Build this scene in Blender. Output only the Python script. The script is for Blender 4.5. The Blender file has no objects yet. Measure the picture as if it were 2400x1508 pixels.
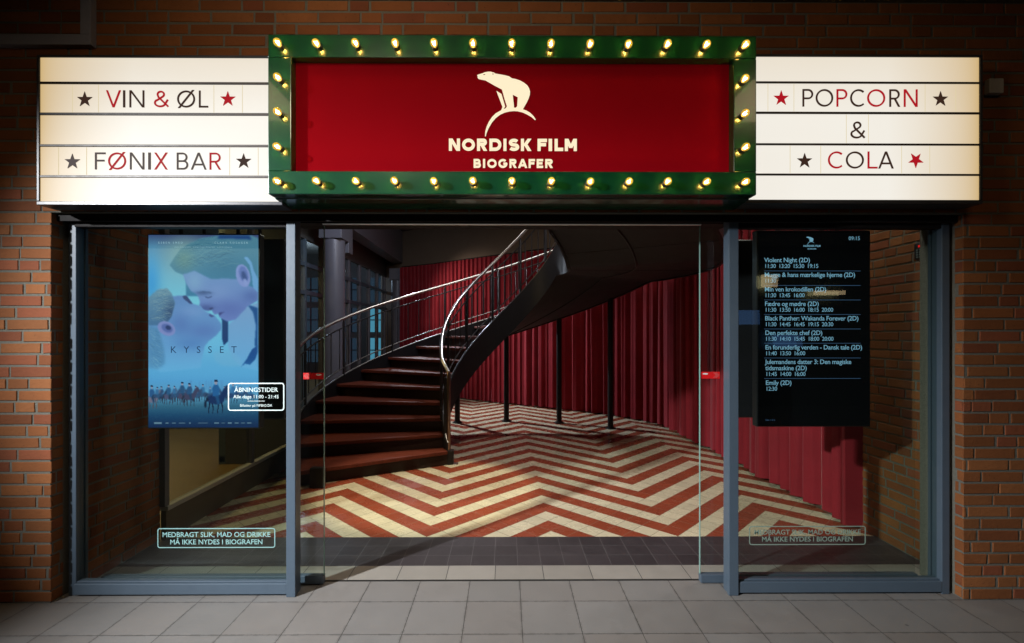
import bpy, bmesh, math, random
import numpy as np
from mathutils import Vector, Matrix
from mathutils.geometry import tessellate_polygon

R = math.radians
S = bpy.context.scene
COL = S.collection
rnd = random.Random(7)

# ------------------------------------------------------------------ camera
F, PX0, PY0, PSI, CAMD, CAMH = 1150.0, 1194.0, 784.0, R(0.35), 2.78, 1.513
cd = bpy.data.cameras.new('camera')
cam = bpy.data.objects.new('camera', cd)
COL.objects.link(cam)
cam.location = (0, -CAMD, CAMH)
cam.rotation_euler = (R(90), 0, -PSI)
cd.sensor_width = 36
cd.lens = F / 2400 * 36
cd.shift_x = (1200 - PX0) / 2400
cd.shift_y = (PY0 - 754) / 2400
cd.clip_start, cd.clip_end = 0.05, 200
S.camera = cam

# ------------------------------------------------------------------ world and exposure
w = bpy.data.worlds.new('World')
S.world = w
w.use_nodes = True
wn = w.node_tree.nodes
bg = wn['Background']
sky = wn.new('ShaderNodeTexSky')
sky.sky_type = 'NISHITA'
sky.sun_disc = False
sky.sun_elevation = R(-2)
sky.sun_rotation = R(200)
w.node_tree.links.new(sky.outputs[0], bg.inputs[0])
bg.inputs[1].default_value = 0.05
S.view_settings.view_transform = 'Standard'
S.view_settings.look = 'None'
S.view_settings.exposure = 0
S.view_settings.gamma = 1
S.cycles.max_bounces = 8
S.cycles.transparent_max_bounces = 24
S.cycles.sample_clamp_indirect = 3
S.cycles.use_denoising = True
S.cycles.caustics_reflective = False
S.cycles.caustics_refractive = False


def lamp(name, kind, loc, aim, power, color, size=0.2, size_y=None, cone=None, blend=0.5, spread=None):
    d = bpy.data.lights.new(name, kind)
    d.energy, d.color = power, color
    if kind == 'AREA':
        d.size = size
        if size_y:
            d.shape, d.size_y = 'RECTANGLE', size_y
        if spread:
            d.spread = R(spread)
    else:
        d.shadow_soft_size = size
    if kind == 'SPOT':
        d.spot_size, d.spot_blend = R(cone), blend
    o = bpy.data.objects.new(name, d)
    COL.objects.link(o)
    o.location = loc
    o.rotation_euler = (Vector(aim) - Vector(loc)).to_track_quat('-Z', 'Y').to_euler()
    return o


# lamps of the arcade outside (in its ceiling and on its far side) and of the lobby inside, plus added fill lights
lamp('arcade_spotlight', 'SPOT', (-4.60, -3.20, 3.28), (0.60, 1.0, 0.10), 3500, (0.95, 0.97, 1.0), 0.09, None, 48, 1.0)
lamp('arcade_downlight_left', 'AREA', (-2.0, -1.65, 3.36), (-2.0, -1.65, 0), 4.5, (1.0, 0.72, 0.42), 0.55, 0.7)
lamp('arcade_downlight_right', 'AREA', (2.06, -1.65, 3.36), (2.06, -1.65, 0), 4.5, (1.0, 0.72, 0.42), 0.55, 0.7)
lamp('arcade_ceiling_lamp', 'SPOT', (-0.9, -1.7, 3.36), (-0.3, -0.1, 2.75), 105, (1.0, 0.80, 0.58), 0.3, None, 150, 1.0)
lamp('lobby_cool_spotlight', 'SPOT', (-2.2, 7.3, 3.3), (0.5, 5.7, 0.2), 900, (0.80, 0.88, 1.0), 0.08, None, 84, 1.0)
lamp('lobby_curtain_spotlight', 'SPOT', (-2.55, 7.6, 3.0), (-0.6, 8.9, 1.9), 170, (1.0, 0.86, 0.78), 0.06, None, 84, 0.9)
lamp('lobby_column_lamp', 'SPOT', (-1.5, 3.0, 4.1), (-3.0, 6.2, 1.6), 240, (0.76, 0.82, 1.0), 0.1, None, 110, 1.0)
lamp('lobby_ceiling_lamp', 'AREA', (-0.4, 4.7, 4.2), (-0.4, 4.7, 0), 26, (1.0, 0.92, 0.84), 1.3, 0.5)
lamp('lobby_warm_lamp', 'AREA', (-0.6, 1.6, 4.2), (-0.6, 1.6, 0), 4, (1.0, 0.62, 0.30), 0.8, 0.8)
lamp('lobby_stair_spotlight', 'SPOT', (-0.75, 1.6, 4.15), (-0.75, 2.0, 0), 520, (1.0, 0.86, 0.62), 0.05, None, 32, 0.4)
lamp('lobby_well_fill', 'SPOT', (0.15, 3.25, 4.2), (0.3, 3.2, 0), 170, (0.95, 0.94, 1.0), 0.12, None, 80, 0.8)  # added fill light down the stair well, brightens the middle of the floor
lamp('lobby_side_fill', 'AREA', (2.1, 0.75, 3.9), (2.0, 3.2, 0.6), 54, (1.0, 0.88, 0.82), 0.5, 0.5)  # added fill light that lifts the side curtain and the floor
lamp('next_hall_lamp', 'AREA', (-4.4, 2.0, 3.0), (-4.2, 2.0, 0), 60, (1.0, 0.68, 0.28), 0.8, 0.8)


# ------------------------------------------------------------------ helpers
def at(px, py, Y):
    u, v = (px - PX0) / F, (PY0 - py) / F
    c, s = math.cos(PSI), math.sin(PSI)
    t = (Y + CAMD) / (c - u * s)
    return Vector(((u * c + s) * t, Y, CAMH + v * t))


def ax(px, Y): return at(px, PY0, Y).x
def az(py, Y, px=1194): return at(px, py, Y).z


class MB:
    def __init__(self):
        self.v, self.f, self.m, self.c = [], [], [], []

    def add(self, vs, fs, mi=0, col=None):
        b = len(self.v)
        self.v += [tuple(p) for p in vs]
        for f in fs:
            self.f.append([i + b for i in f]); self.m.append(mi); self.c.append(col)

    def box(self, x0, x1, y0, y1, z0, z1, mi=0, col=None):
        x0, x1 = min(x0, x1), max(x0, x1); y0, y1 = min(y0, y1), max(y0, y1); z0, z1 = min(z0, z1), max(z0, z1)
        self.add([(x0, y0, z0), (x1, y0, z0), (x1, y1, z0), (x0, y1, z0), (x0, y0, z1), (x1, y0, z1), (x1, y1, z1), (x0, y1, z1)],
                 [(0, 3, 2, 1), (4, 5, 6, 7), (0, 1, 5, 4), (1, 2, 6, 5), (2, 3, 7, 6), (3, 0, 4, 7)], mi, col)

    def tube(self, pts, r, n=10, mi=0, caps=True):
        pts = [Vector(p) for p in pts]
        k = len(pts)
        rs = r if isinstance(r, (list, tuple)) else [r] * k
        up = Vector((0, 0, 1))
        ring = []
        prev = None
        for i, p in enumerate(pts):
            d = (pts[min(i + 1, k - 1)] - pts[max(i - 1, 0)]).normalized()
            if prev is None:
                a = d.cross(up)
                if a.length < 1e-3: a = d.cross(Vector((0, 1, 0)))
            else:
                a = prev - d * prev.dot(d)
            a.normalize(); prev = a
            b = d.cross(a)
            ring.append([p + (a * math.cos(2 * math.pi * j / n) + b * math.sin(2 * math.pi * j / n)) * rs[i] for j in range(n)])
        vs = [q for rg in ring for q in rg]
        fs = []
        for i in range(k - 1):
            for j in range(n):
                fs.append((i * n + j, i * n + (j + 1) % n, (i + 1) * n + (j + 1) % n, (i + 1) * n + j))
        if caps:
            fs.append(tuple(reversed(range(n)))); fs.append(tuple((k - 1) * n + j for j in range(n)))
        self.add(vs, fs, mi)

    def lathe(self, prof, n=20, axis='z', c=(0, 0, 0), mi=0):
        vs, fs = [], []
        for (r, h) in prof:
            for j in range(n):
                a = 2 * math.pi * j / n
                if axis == 'z': vs.append((c[0] + r * math.cos(a), c[1] + r * math.sin(a), c[2] + h))
                elif axis == 'y': vs.append((c[0] + r * math.cos(a), c[1] + h, c[2] + r * math.sin(a)))
                else: vs.append((c[0] + h, c[1] + r * math.cos(a), c[2] + r * math.sin(a)))
        for i in range(len(prof) - 1):
            for j in range(n):
                fs.append((i * n + j, i * n + (j + 1) % n, (i + 1) * n + (j + 1) % n, (i + 1) * n + j))
        fs.append(tuple(reversed(range(n)))); fs.append(tuple((len(prof) - 1) * n + j for j in range(n)))
        self.add(vs, fs, mi)

    def poly(self, loops, Y, depth, mi=0, sidemi=None):
        """flat shape in the XZ plane (first loop outer, the rest holes), front at Y, back at Y + depth"""
        loops = [[Vector((p[0], p[1], 0)) for p in lp] for lp in loops]
        tris = tessellate_polygon(loops)
        flat = [p for lp in loops for p in lp]
        fr = [(p.x, Y, p.y) for p in flat]
        fs = []
        for t in tris:
            a, b, c = (flat[i] for i in t)
            fs.append(tuple(t) if (b - a).cross(c - a).z > 0 else tuple(reversed(t)))
        self.add(fr, fs, mi)
        o = 0
        for lp in loops:
            n = len(lp)
            vs = [(p.x, Y, p.y) for p in lp] + [(p.x, Y + depth, p.y) for p in lp]
            self.add(vs, [(i, (i + 1) % n, n + (i + 1) % n, n + i) for i in range(n)], mi if sidemi is None else sidemi)
            o += n

    def stroke(self, pts, t, Y, depth, closed=False, mi=0):
        """ribbon of width t along 2-D points in the XZ plane, mitred"""
        P = [Vector((p[0], p[1])) for p in pts]
        n = len(P)
        L, Rr = [], []
        for i in range(n):
            if closed: a, b = P[i - 1], P[(i + 1) % n]; d1, d2 = P[i] - a, b - P[i]
            else:
                d1 = P[i] - P[i - 1] if i else P[1] - P[0]
                d2 = P[i + 1] - P[i] if i < n - 1 else P[-1] - P[-2]
            d1.normalize(); d2.normalize()
            n1, n2 = Vector((-d1.y, d1.x)), Vector((-d2.y, d2.x))
            m = (n1 + n2)
            m = m / max(m.length, 1e-6)
            k = t / 2 / max(m.dot(n1), 0.35)
            L.append(P[i] + m * k); Rr.append(P[i] - m * k)
        vs = [(p.x, Y, p.y) for p in L] + [(p.x, Y, p.y) for p in Rr] + [(p.x, Y + depth, p.y) for p in L] + [(p.x, Y + depth, p.y) for p in Rr]
        fs = []
        e = n if closed else n - 1
        for i in range(e):
            j = (i + 1) % n
            fs += [(i, n + i, n + j, j), (2 * n + i, 2 * n + j, 3 * n + j, 3 * n + i), (i, j, 2 * n + j, 2 * n + i), (n + i, 3 * n + i, 3 * n + j, n + j)]
        if not closed:
            fs += [(0, 2 * n, 3 * n, n), (n - 1, 2 * n - 1, 4 * n - 1, 3 * n - 1)]
        self.add(vs, fs, mi)

    def mesh(self, name, mats, smooth=False):
        me = bpy.data.meshes.new(name)
        me.from_pydata(self.v, [], self.f)
        mats = mats if isinstance(mats, (list, tuple)) else [mats]
        for m in mats: me.materials.append(m)
        me.polygons.foreach_set('material_index', self.m)
        if smooth: me.polygons.foreach_set('use_smooth', [True] * len(self.f))
        if any(c is not None for c in self.c):
            at_ = me.color_attributes.new('tone', 'FLOAT_COLOR', 'CORNER')
            arr = []
            for f, c in zip(self.f, self.c):
                arr += list((c or (1, 1, 1, 1))) * len(f)
            at_.data.foreach_set('color', arr)
        me.update()
        return me

    def build(self, name, mats, parent=None, smooth=False, bevel=0, seg=2):
        me = self.mesh(name, mats, smooth)
        bm = bmesh.new(); bm.from_mesh(me)
        bmesh.ops.recalc_face_normals(bm, faces=bm.faces)
        bm.to_mesh(me); bm.free()
        return link(name, me, parent, bevel, seg, smooth)


def link(name, me, parent=None, bevel=0, seg=2, smooth=False):
    o = bpy.data.objects.new(name, me)
    COL.objects.link(o)
    if parent is not None:
        o.parent = parent
        if parent.type == 'EMPTY': o.matrix_parent_inverse = Matrix.Translation(-parent.location)
    if bevel:
        b = o.modifiers.new('Bevel', 'BEVEL'); b.width, b.segments, b.limit_method = bevel, seg, 'ANGLE'
        b.angle_limit = R(40)
    if smooth:
        me.polygons.foreach_set('use_smooth', [True] * len(me.polygons))
        e = [ed for ed in me.edges]
        try: me.set_sharp_from_angle(angle=R(40))
        except Exception: pass
    return o


def tag(o, label=None, cat=None, group=None, kind=None):
    if label: o['label'] = label
    if cat: o['category'] = cat
    if group: o['group'] = group
    if kind or label: o['kind'] = kind or 'thing'
    return o


def thing(name, loc, label, cat, group=None):
    o = bpy.data.objects.new(name, None)
    COL.objects.link(o)
    o.location = loc
    o.empty_display_size = 0.1
    return tag(o, label, cat, group)


# ------------------------------------------------------------------ node expressions and materials
class E:
    """a node-graph expression"""
    def __init__(self, nt, sock): self.nt, self.s = nt, sock
    def _m(self, op, *a):
        n = self.nt.nodes.new('ShaderNodeMath'); n.operation = op
        for i, x in enumerate((self,) + a):
            if isinstance(x, E): self.nt.links.new(x.s, n.inputs[i])
            else: n.inputs[i].default_value = x
        return E(self.nt, n.outputs[0])
    def __add__(self, o): return self._m('ADD', o)
    def __sub__(self, o): return self._m('SUBTRACT', o)
    def __mul__(self, o): return self._m('MULTIPLY', o)
    def __truediv__(self, o): return self._m('DIVIDE', o)
    def floor(self): return self._m('FLOOR')
    def frac(self): return self._m('FRACT')
    def ping(self, k): return self._m('PINGPONG', k)
    def lt(self, k): return self._m('LESS_THAN', k)
    def gt(self, k): return self._m('GREATER_THAN', k)
    def max(self, o): return self._m('MAXIMUM', o)
    def min(self, o): return self._m('MINIMUM', o)
    def abs(self): return self._m('ABSOLUTE')
    def pow(self, k): return self._m('POWER', k)


class M:
    def __init__(self, name):
        self.mat = bpy.data.materials.new(name)
        self.mat.use_nodes = True
        self.nt = self.mat.node_tree
        self.b = self.nt.nodes['Principled BSDF']
        self.out = self.nt.nodes['Material Output']

    def n(self, t, **k):
        nd = self.nt.nodes.new(t)
        for a, v in k.items(): setattr(nd, a, v)
        return nd

    def put(self, sock, x):
        s = self.b.inputs[sock] if isinstance(sock, str) else sock
        if isinstance(x, E): self.nt.links.new(x.s, s)
        elif hasattr(x, 'is_output'): self.nt.links.new(x, s)
        elif isinstance(x, (tuple, list)) and len(x) == 3: s.default_value = (*x, 1) if s.type == 'RGBA' else x
        else: s.default_value = x
        return self

    def xyz(self):
        tc = self.n('ShaderNodeTexCoord')
        sp = self.n('ShaderNodeSeparateXYZ')
        self.nt.links.new(tc.outputs['Object'], sp.inputs[0])
        return [E(self.nt, sp.outputs[i]) for i in range(3)], tc.outputs['Object']

    def noise(self, scale, detail=4, rough=0.6, vec=None, stretch=None):
        nd = self.n('ShaderNodeTexNoise')
        nd.inputs['Scale'].default_value = scale
        nd.inputs['Detail'].default_value = detail
        nd.inputs['Roughness'].default_value = rough
        if vec is None:
            vec = self.n('ShaderNodeTexCoord').outputs['Object']
        if stretch:
            mp = self.n('ShaderNodeMapping'); mp.inputs['Scale'].default_value = stretch
            self.nt.links.new(vec, mp.inputs[0]); vec = mp.outputs[0]
        self.nt.links.new(vec, nd.inputs['Vector'])
        return E(self.nt, nd.outputs['Fac'])

    def white(self, a, b):
        cb = self.n('ShaderNodeCombineXYZ')
        self.put(cb.inputs[0], a); self.put(cb.inputs[1], b)
        nd = self.n('ShaderNodeTexWhiteNoise')
        self.nt.links.new(cb.outputs[0], nd.inputs['Vector'])
        return E(self.nt, nd.outputs['Value'])

    def mix(self, f, a, b, mode='MIX'):
        nd = self.n('ShaderNodeMix', data_type='RGBA', blend_type=mode)
        self.put(nd.inputs[0], f); self.put(nd.inputs[6], a); self.put(nd.inputs[7], b)
        return E(self.nt, nd.outputs[2])

    def scale(self, col, f):
        nd = self.n('ShaderNodeVectorMath', operation='SCALE')
        self.put(nd.inputs[0], col); self.put(nd.inputs['Scale'], f)
        return E(self.nt, nd.outputs[0])

    def bump(self, h, strength=0.3, dist=0.01):
        nd = self.n('ShaderNodeBump')
        nd.inputs['Strength'].default_value = strength
        nd.inputs['Distance'].default_value = dist
        self.put(nd.inputs['Height'], h)
        self.nt.links.new(nd.outputs[0], self.b.inputs['Normal'])
        return self

    def rgb(self, c):
        nd = self.n('ShaderNodeRGB'); nd.outputs[0].default_value = (*c, 1)
        return E(self.nt, nd.outputs[0])


def pbr(name, col, rough=0.5, metal=0, spec=0.5, coat=0, var=0.12, vscale=9, bump=0.0, bscale=60, stretch=None, sheen=0):
    m = M(name)
    nz = m.noise(vscale, 5, 0.65, None, stretch)
    m.put('Base Color', m.scale(m.rgb(col), (nz - 0.5) * (2 * var) + 1.0))
    nr = m.noise(vscale * 2.3, 4)
    m.put('Roughness', (nr - 0.5) * (0.35 * rough) + rough)
    m.put('Metallic', metal)
    m.put('Specular IOR Level', spec)
    if coat:
        m.put('Coat Weight', coat * 0.5); m.put('Coat Roughness', 0.04)
    if sheen:
        m.put('Sheen Weight', sheen); m.put('Sheen Roughness', 0.4); m.put('Sheen Tint', (1.0, 0.45, 0.5))
    if bump:
        m.bump(m.noise(bscale, 6), bump, 0.004)
    return m.mat


def emit(name, col, strength):
    m = M(name)
    m.put('Base Color', (0, 0, 0)); m.put('Roughness', 0.6); m.put('Specular IOR Level', 0.05)
    m.put('Emission Color', col); m.put('Emission Strength', strength)
    return m.mat


def glass(name, tint, refl=1.0, dirt=0.0, ior=1.45):
    m = M(name)
    m.nt.nodes.remove(m.b)
    tr = m.n('ShaderNodeBsdfTransparent'); tr.inputs[0].default_value = (*tint, 1)
    gl = m.n('ShaderNodeBsdfGlossy'); gl.inputs['Roughness'].default_value = 0.0
    gl.inputs[0].default_value = (refl, refl, refl, 1)
    fr = m.n('ShaderNodeFresnel')
    ge = m.n('ShaderNodeNewGeometry')          # a single sheet: the same from both sides
    m.put(fr.inputs[0], E(m.nt, ge.outputs['Backfacing']) * (1 / ior - ior) + ior)
    mx = m.n('ShaderNodeMixShader')
    m.nt.links.new(fr.outputs[0], mx.inputs[0]); m.nt.links.new(tr.outputs[0], mx.inputs[1]); m.nt.links.new(gl.outputs[0], mx.inputs[2])
    last = mx
    if dirt:
        df = m.n('ShaderNodeBsdfDiffuse'); df.inputs[0].default_value = (0.55, 0.6, 0.6, 1)
        nz = m.noise(5, 6, 0.7)
        m2 = m.n('ShaderNodeMixShader')
        m.put(m2.inputs[0], nz.pow(2.0) * dirt)
        m.nt.links.new(mx.outputs[0], m2.inputs[1]); m.nt.links.new(df.outputs[0], m2.inputs[2])
        last = m2
    m.nt.links.new(last.outputs[0], m.out.inputs[0])
    return m.mat


MAT = {}
# brick: tone attribute per brick times noise
m = M('brick')
a = m.n('ShaderNodeVertexColor', layer_name='tone')
nz = m.noise(26, 6, 0.7)
n2 = m.noise(5, 3, 0.5)
c = m.mix((nz - 0.35) * 1.1, a.outputs[0], m.rgb((0.17, 0.058, 0.019)), 'MIX')
c = m.scale(c, (n2 - 0.5) * 0.5 + 1.0)
pores = m.noise(90, 3, 0.6).lt(0.31)
c = m.mix(pores * 0.7, c, m.rgb((0.05, 0.02, 0.012)))
m.put('Base Color', c); m.put('Roughness', 0.82); m.put('Specular IOR Level', 0.25)
m.bump(m.noise(55, 8, 0.7), 0.55, 0.006)
MAT['brick'] = m.mat
m = M('mortar')
nz = m.noise(70, 6, 0.75)
m.put('Base Color', m.mix(nz, m.rgb((0.07, 0.068, 0.055)), m.rgb((0.195, 0.19, 0.155)))); m.put('Roughness', 0.95)
m.bump(m.noise(160, 5), 0.8, 0.006)
MAT['mortar'] = m.mat

# outdoor stone tiles
m = M('paving_tile')
(x, y, z), vec = m.xyz()
T = 0.304
tx, ty = (x + 0.527) / T + 100.0, y / T + 100.0
jx, jy = (tx.frac() - 0.5).abs(), (ty.frac() - 0.5).abs()
joint = jx.max(jy).gt(0.5 - 0.0052)
rv = m.white(tx.floor(), ty.floor())
sp = m.noise(320, 3, 0.6, vec)
cl = m.noise(7, 5, 0.6, vec)
lum = (rv - 0.5) * 0.10 + (sp - 0.5) * 0.30 + (cl - 0.5) * 0.28 + 1.0
col = m.scale(m.rgb((0.178, 0.174, 0.168)), lum)
warm = m.mix((rv * 7.31).frac() * 0.35, col, m.scale(m.rgb((0.182, 0.155, 0.135)), lum))
stain = m.noise(2.2, 6, 0.7, vec).gt(0.60)
warm = m.mix(stain * 0.10, warm, m.rgb((0.12, 0.11, 0.10)))
vo = m.n('ShaderNodeTexVoronoi'); vo.inputs['Scale'].default_value = 3.1
m.nt.links.new(vec, vo.inputs['Vector'])
gum = E(m.nt, vo.outputs['Distance']).lt(0.045) * m.noise(2.7, 2, 0.5, vec).gt(0.52)
warm = m.mix(gum * 0.55, warm, m.rgb((0.05, 0.048, 0.045)))
scr = m.noise(9, 8, 0.75, vec, (0.35, 2.2, 1)).gt(0.64)
warm = m.mix(scr * 0.14, warm, m.rgb((0.30, 0.29, 0.27)))
edge = jx.max(jy).gt(0.47) * m.noise(17, 6, 0.7, vec).gt(0.5)
warm = m.mix(edge * 0.30, warm, m.rgb((0.07, 0.065, 0.06)))
m.put('Base Color', m.mix(joint, warm, m.rgb((0.035, 0.032, 0.03))))
m.put('Roughness', (cl - 0.5) * 0.4 + 0.52); m.put('Specular IOR Level', 0.35)
m.bump((joint * -1.0) + sp * 0.12 + rv * 0.1, 0.5, 0.004)
MAT['paving'] = m.mat

# chevron tiles of the lobby
m = M('chevron_tile')
(x, y, z), vec = m.xyz()
P = 0.1479
W = P * math.sqrt(2)
H = 4.5 * W
xs = x + (y - 0.885) * 0.016 + 0.597
fold = (xs + 20 * H).ping(H)
v = (y - 1.10 - fold) / W + 60.0
q = (y - 1.10 + fold) / W + 60.0
par = (v * 0.5).frac().lt(0.5)
g = ((v.frac() - 0.5).abs()).max((q.frac() - 0.5).abs()).gt(0.5 - 0.0125)
rv = m.white(v.floor(), q.floor())
cl = m.noise(6, 5, 0.6, vec)
sp = m.noise(150, 3, 0.6, vec)
lum = (rv - 0.5) * 0.12 + (cl - 0.5) * 0.22 + (sp - 0.5) * 0.10 + 1.0
cr = m.scale(m.rgb((0.56, 0.50, 0.345)), lum)
rd = m.scale(m.mix((rv * 5.7).frac() * 0.5, m.rgb((0.265, 0.058, 0.027)), m.rgb((0.22, 0.050, 0.026))), lum)
c = m.mix(par, rd, cr)
scuff = m.noise(14, 8, 0.8, vec).gt(0.66)
lane = m.noise(1.1, 6, 0.7, vec).gt(0.55)
c = m.mix(lane * 0.07, c, m.rgb((0.13, 0.11, 0.09)))
c = m.mix(scuff * 0.14, c, m.rgb((0.10, 0.08, 0.06)))
m.put('Base Color', m.mix(g, c, m.mix(par, m.rgb((0.26, 0.14, 0.09)), m.rgb((0.17, 0.15, 0.11)))))
m.put('Roughness', (cl - 0.5) * 0.35 + 0.27); m.put('Specular IOR Level', 0.45)
m.bump(g * -1.0 + rv * 0.15, 0.25, 0.003)
MAT['chevron'] = m.mat


def gridtile(name, col, T, ox, oy, Ty, grout, var=0.14, rough=0.4, gw=0.011):
    m = M(name)
    (x, y, z), vec = m.xyz()
    tx, ty = (x - ox) / T + 100.0, (y - oy) / Ty + 100.0
    g = ((tx.frac() - 0.5).abs()).max((ty.frac() - 0.5).abs()).gt(0.5 - gw)
    rv = m.white(tx.floor(), ty.floor())
    cl, sp = m.noise(8, 5, 0.6, vec), m.noise(220, 3, 0.6, vec)
    lum = (rv - 0.5) * var + (cl - 0.5) * 0.3 + (sp - 0.5) * 0.2 + 1.0
    speck = m.noise(60, 2, 0.5, vec).gt(0.76)
    c = m.mix(speck * 0.3, m.scale(m.rgb(col), lum), m.rgb((0.3, 0.3, 0.28)))
    m.put('Base Color', m.mix(g, c, m.rgb(grout)))
    m.put('Roughness', (cl - 0.5) * 0.3 + rough)
    m.bump(g * -1.0 + rv * 0.1, 0.25, 0.003)
    return m.mat


MAT['border'] = gridtile('border_tile', (0.040, 0.034, 0.037), 0.1543, -0.389, 0.43, 0.1517, (0.10, 0.095, 0.095), 0.3)
MAT['threshold'] = gridtile('threshold_tile', (0.25, 0.235, 0.21), 0.304, -0.375, 0.245, 0.6, (0.03, 0.03, 0.03), 0.16, 0.5, 0.007)
MAT['groove'] = pbr('groove_rubber', (0.02, 0.018, 0.016), 0.8, var=0.4, vscale=30)

MAT['frame'] = pbr('frame_paint', (0.064, 0.092, 0.124), 0.38, var=0.10, vscale=14, bump=0.05)
MAT['frame_dark'] = pbr('frame_dark_paint', (0.018, 0.016, 0.016), 0.6, spec=0.1, var=0.15, vscale=14)
MAT['housing'] = pbr('housing_paint', (0.035, 0.035, 0.04), 0.35, var=0.2, vscale=8, bump=0.03)
MAT['bar'] = pbr('rail_bar', (0.03, 0.02, 0.015), 0.5)
MAT['dark_steel'] = pbr('dark_steel', (0.16, 0.16, 0.165), 0.34, 1.0, var=0.1, vscale=20)
MAT['steel'] = pbr('steel', (0.60, 0.60, 0.60), 0.30, 1.0, var=0.08, vscale=20)
MAT['bronze'] = pbr('bronze', (0.30, 0.21, 0.15), 0.32, 1.0, var=0.15, vscale=25)
MAT['black'] = pbr('black_paint', (0.014, 0.013, 0.014), 0.40, var=0.3, vscale=6, bump=0.03, spec=0.3)
MAT['riser'] = pbr('riser_paint', (0.028, 0.016, 0.012), 0.5, var=0.25, vscale=5, spec=0.2)
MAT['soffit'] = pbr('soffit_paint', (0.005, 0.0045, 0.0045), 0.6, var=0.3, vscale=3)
MAT['wood'] = pbr('tread_wood', (0.115, 0.026, 0.014), 0.5, var=0.5, vscale=10, stretch=(1.0, 4.0, 1.0), spec=0.16)
MAT['green'] = pbr('green_gloss', (0.002, 0.036, 0.0165), 0.22, var=0.12, vscale=3, coat=1.0)
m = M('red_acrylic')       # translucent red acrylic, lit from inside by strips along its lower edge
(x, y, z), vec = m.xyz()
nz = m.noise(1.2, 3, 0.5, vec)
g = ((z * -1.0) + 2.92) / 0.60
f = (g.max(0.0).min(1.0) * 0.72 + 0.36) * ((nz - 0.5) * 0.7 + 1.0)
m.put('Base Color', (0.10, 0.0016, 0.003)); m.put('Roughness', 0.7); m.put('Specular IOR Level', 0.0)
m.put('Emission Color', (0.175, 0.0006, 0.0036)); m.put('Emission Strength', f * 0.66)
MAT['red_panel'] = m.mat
MAT['cream_lit'] = emit('lit_letter', (1.0, 0.85, 0.58), 1.02)
MAT['white_plastic'] = pbr('white_plastic', (0.45, 0.42, 0.38), 0.5)
MAT['grey_paint'] = pbr('grey_frame_paint', (0.22, 0.22, 0.26), 0.5, var=0.1)
MAT['curtain'] = pbr('curtain_velvet', (0.215, 0.009, 0.016), 0.75, var=0.30, vscale=3.5, bump=0.15, bscale=120, sheen=0.6, spec=0.2)
MAT['taupe'] = pbr('taupe_wall', (0.17, 0.122, 0.083), 0.8, var=0.12, vscale=2.5, bump=0.05)
MAT['column'] = pbr('column_paint', (0.105, 0.105, 0.125), 0.38, var=0.08, vscale=3)
MAT['ceiling'] = pbr('ceiling_paint', (0.05, 0.046, 0.042), 0.85, var=0.2, vscale=2)
MAT['arcade_ceiling'] = pbr('arcade_ceiling_paint', (0.10, 0.085, 0.07), 0.8, var=0.2, vscale=2)
MAT['panel_grey'] = pbr('panel_grey', (0.060, 0.058, 0.058), 0.6, var=0.12, vscale=2)
MAT['floorwood'] = pbr('hall_floor_wood', (0.26, 0.155, 0.045), 0.35, var=0.35, vscale=7, stretch=(0.4, 5, 1))
MAT['sill'] = pbr('sill_board', (0.12, 0.095, 0.065), 0.5, var=0.15, vscale=5, stretch=(1, 0.3, 4))
MAT['glass'] = glass('window_glass', (0.68, 0.75, 0.71), 0.9, 0.002)
MAT['door_glass'] = glass('door_glass', (0.86, 0.91, 0.88), 0.9, 0.006)
MAT['hall_glass'] = glass('hall_glass', (0.75, 0.80, 0.82), 0.35)
MAT['glass_edge'] = pbr('glass_edge', (0.20, 0.34, 0.30), 0.15, var=0.05)
MAT['letter_dark'] = emit('letter_dark', (0.042, 0.020, 0.013), 1.0)
MAT['letter_red'] = emit('letter_red', (0.56, 0.010, 0.020), 0.75)
MAT['letter_grey'] = emit('letter_slate', (0.085, 0.066, 0.062), 1.0)
MAT['vinyl'] = pbr('vinyl_mint', (0.20, 0.37, 0.36), 0.6, var=0.05)
MAT['vinyl_dim'] = pbr('vinyl_green', (0.20, 0.29, 0.24), 0.6, var=0.05)
MAT['vinyl_white'] = pbr('vinyl_white', (0.50, 0.60, 0.59), 0.6, var=0.05)
MAT['red_sticker'] = pbr('red_sticker', (0.62, 0.008, 0.010), 0.4, var=0.08)
MAT['white_print'] = pbr('white_print', (0.7, 0.68, 0.66), 0.5)
MAT['pink_print'] = pbr('pink_print', (0.55, 0.12, 0.12), 0.5)
MAT['bezel'] = pbr('bezel', (0.014, 0.014, 0.016), 0.3, var=0.2)
MAT['screen_text'] = emit('screen_text', (0.36, 0.70, 1.0), 0.72)
MAT['screen_line'] = emit('screen_line', (0.12, 0.25, 0.50), 0.45)
MAT['plastic_black'] = pbr('plastic_black', (0.02, 0.02, 0.022), 0.4)
MAT['key_grey'] = pbr('key_grey', (0.12, 0.16, 0.16), 0.4)
MAT['red_led'] = emit('red_led', (1.0, 0.02, 0.02), 0.9)
MAT['brass'] = pbr('brass', (0.6, 0.42, 0.16), 0.3, 1.0)
MAT['filament'] = emit('filament', (1.0, 0.62, 0.22), 190)
m = M('amber_glass')
m.nt.nodes.remove(m.b)
tr = m.n('ShaderNodeBsdfTransparent'); tr.inputs[0].default_value = (1.0, 0.86, 0.42, 1)
gl = m.n('ShaderNodeBsdfGlossy'); gl.inputs['Roughness'].default_value = 0.03; gl.inputs[0].default_value = (1, 0.9, 0.65, 1)
em = m.n('ShaderNodeEmission'); em.inputs[0].default_value = (1.0, 0.66, 0.12, 1); em.inputs[1].default_value = 0.20
ad = m.n('ShaderNodeAddShader')
lw = m.n('ShaderNodeLayerWeight'); lw.inputs[0].default_value = 0.35
mx = m.n('ShaderNodeMixShader')
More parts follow.
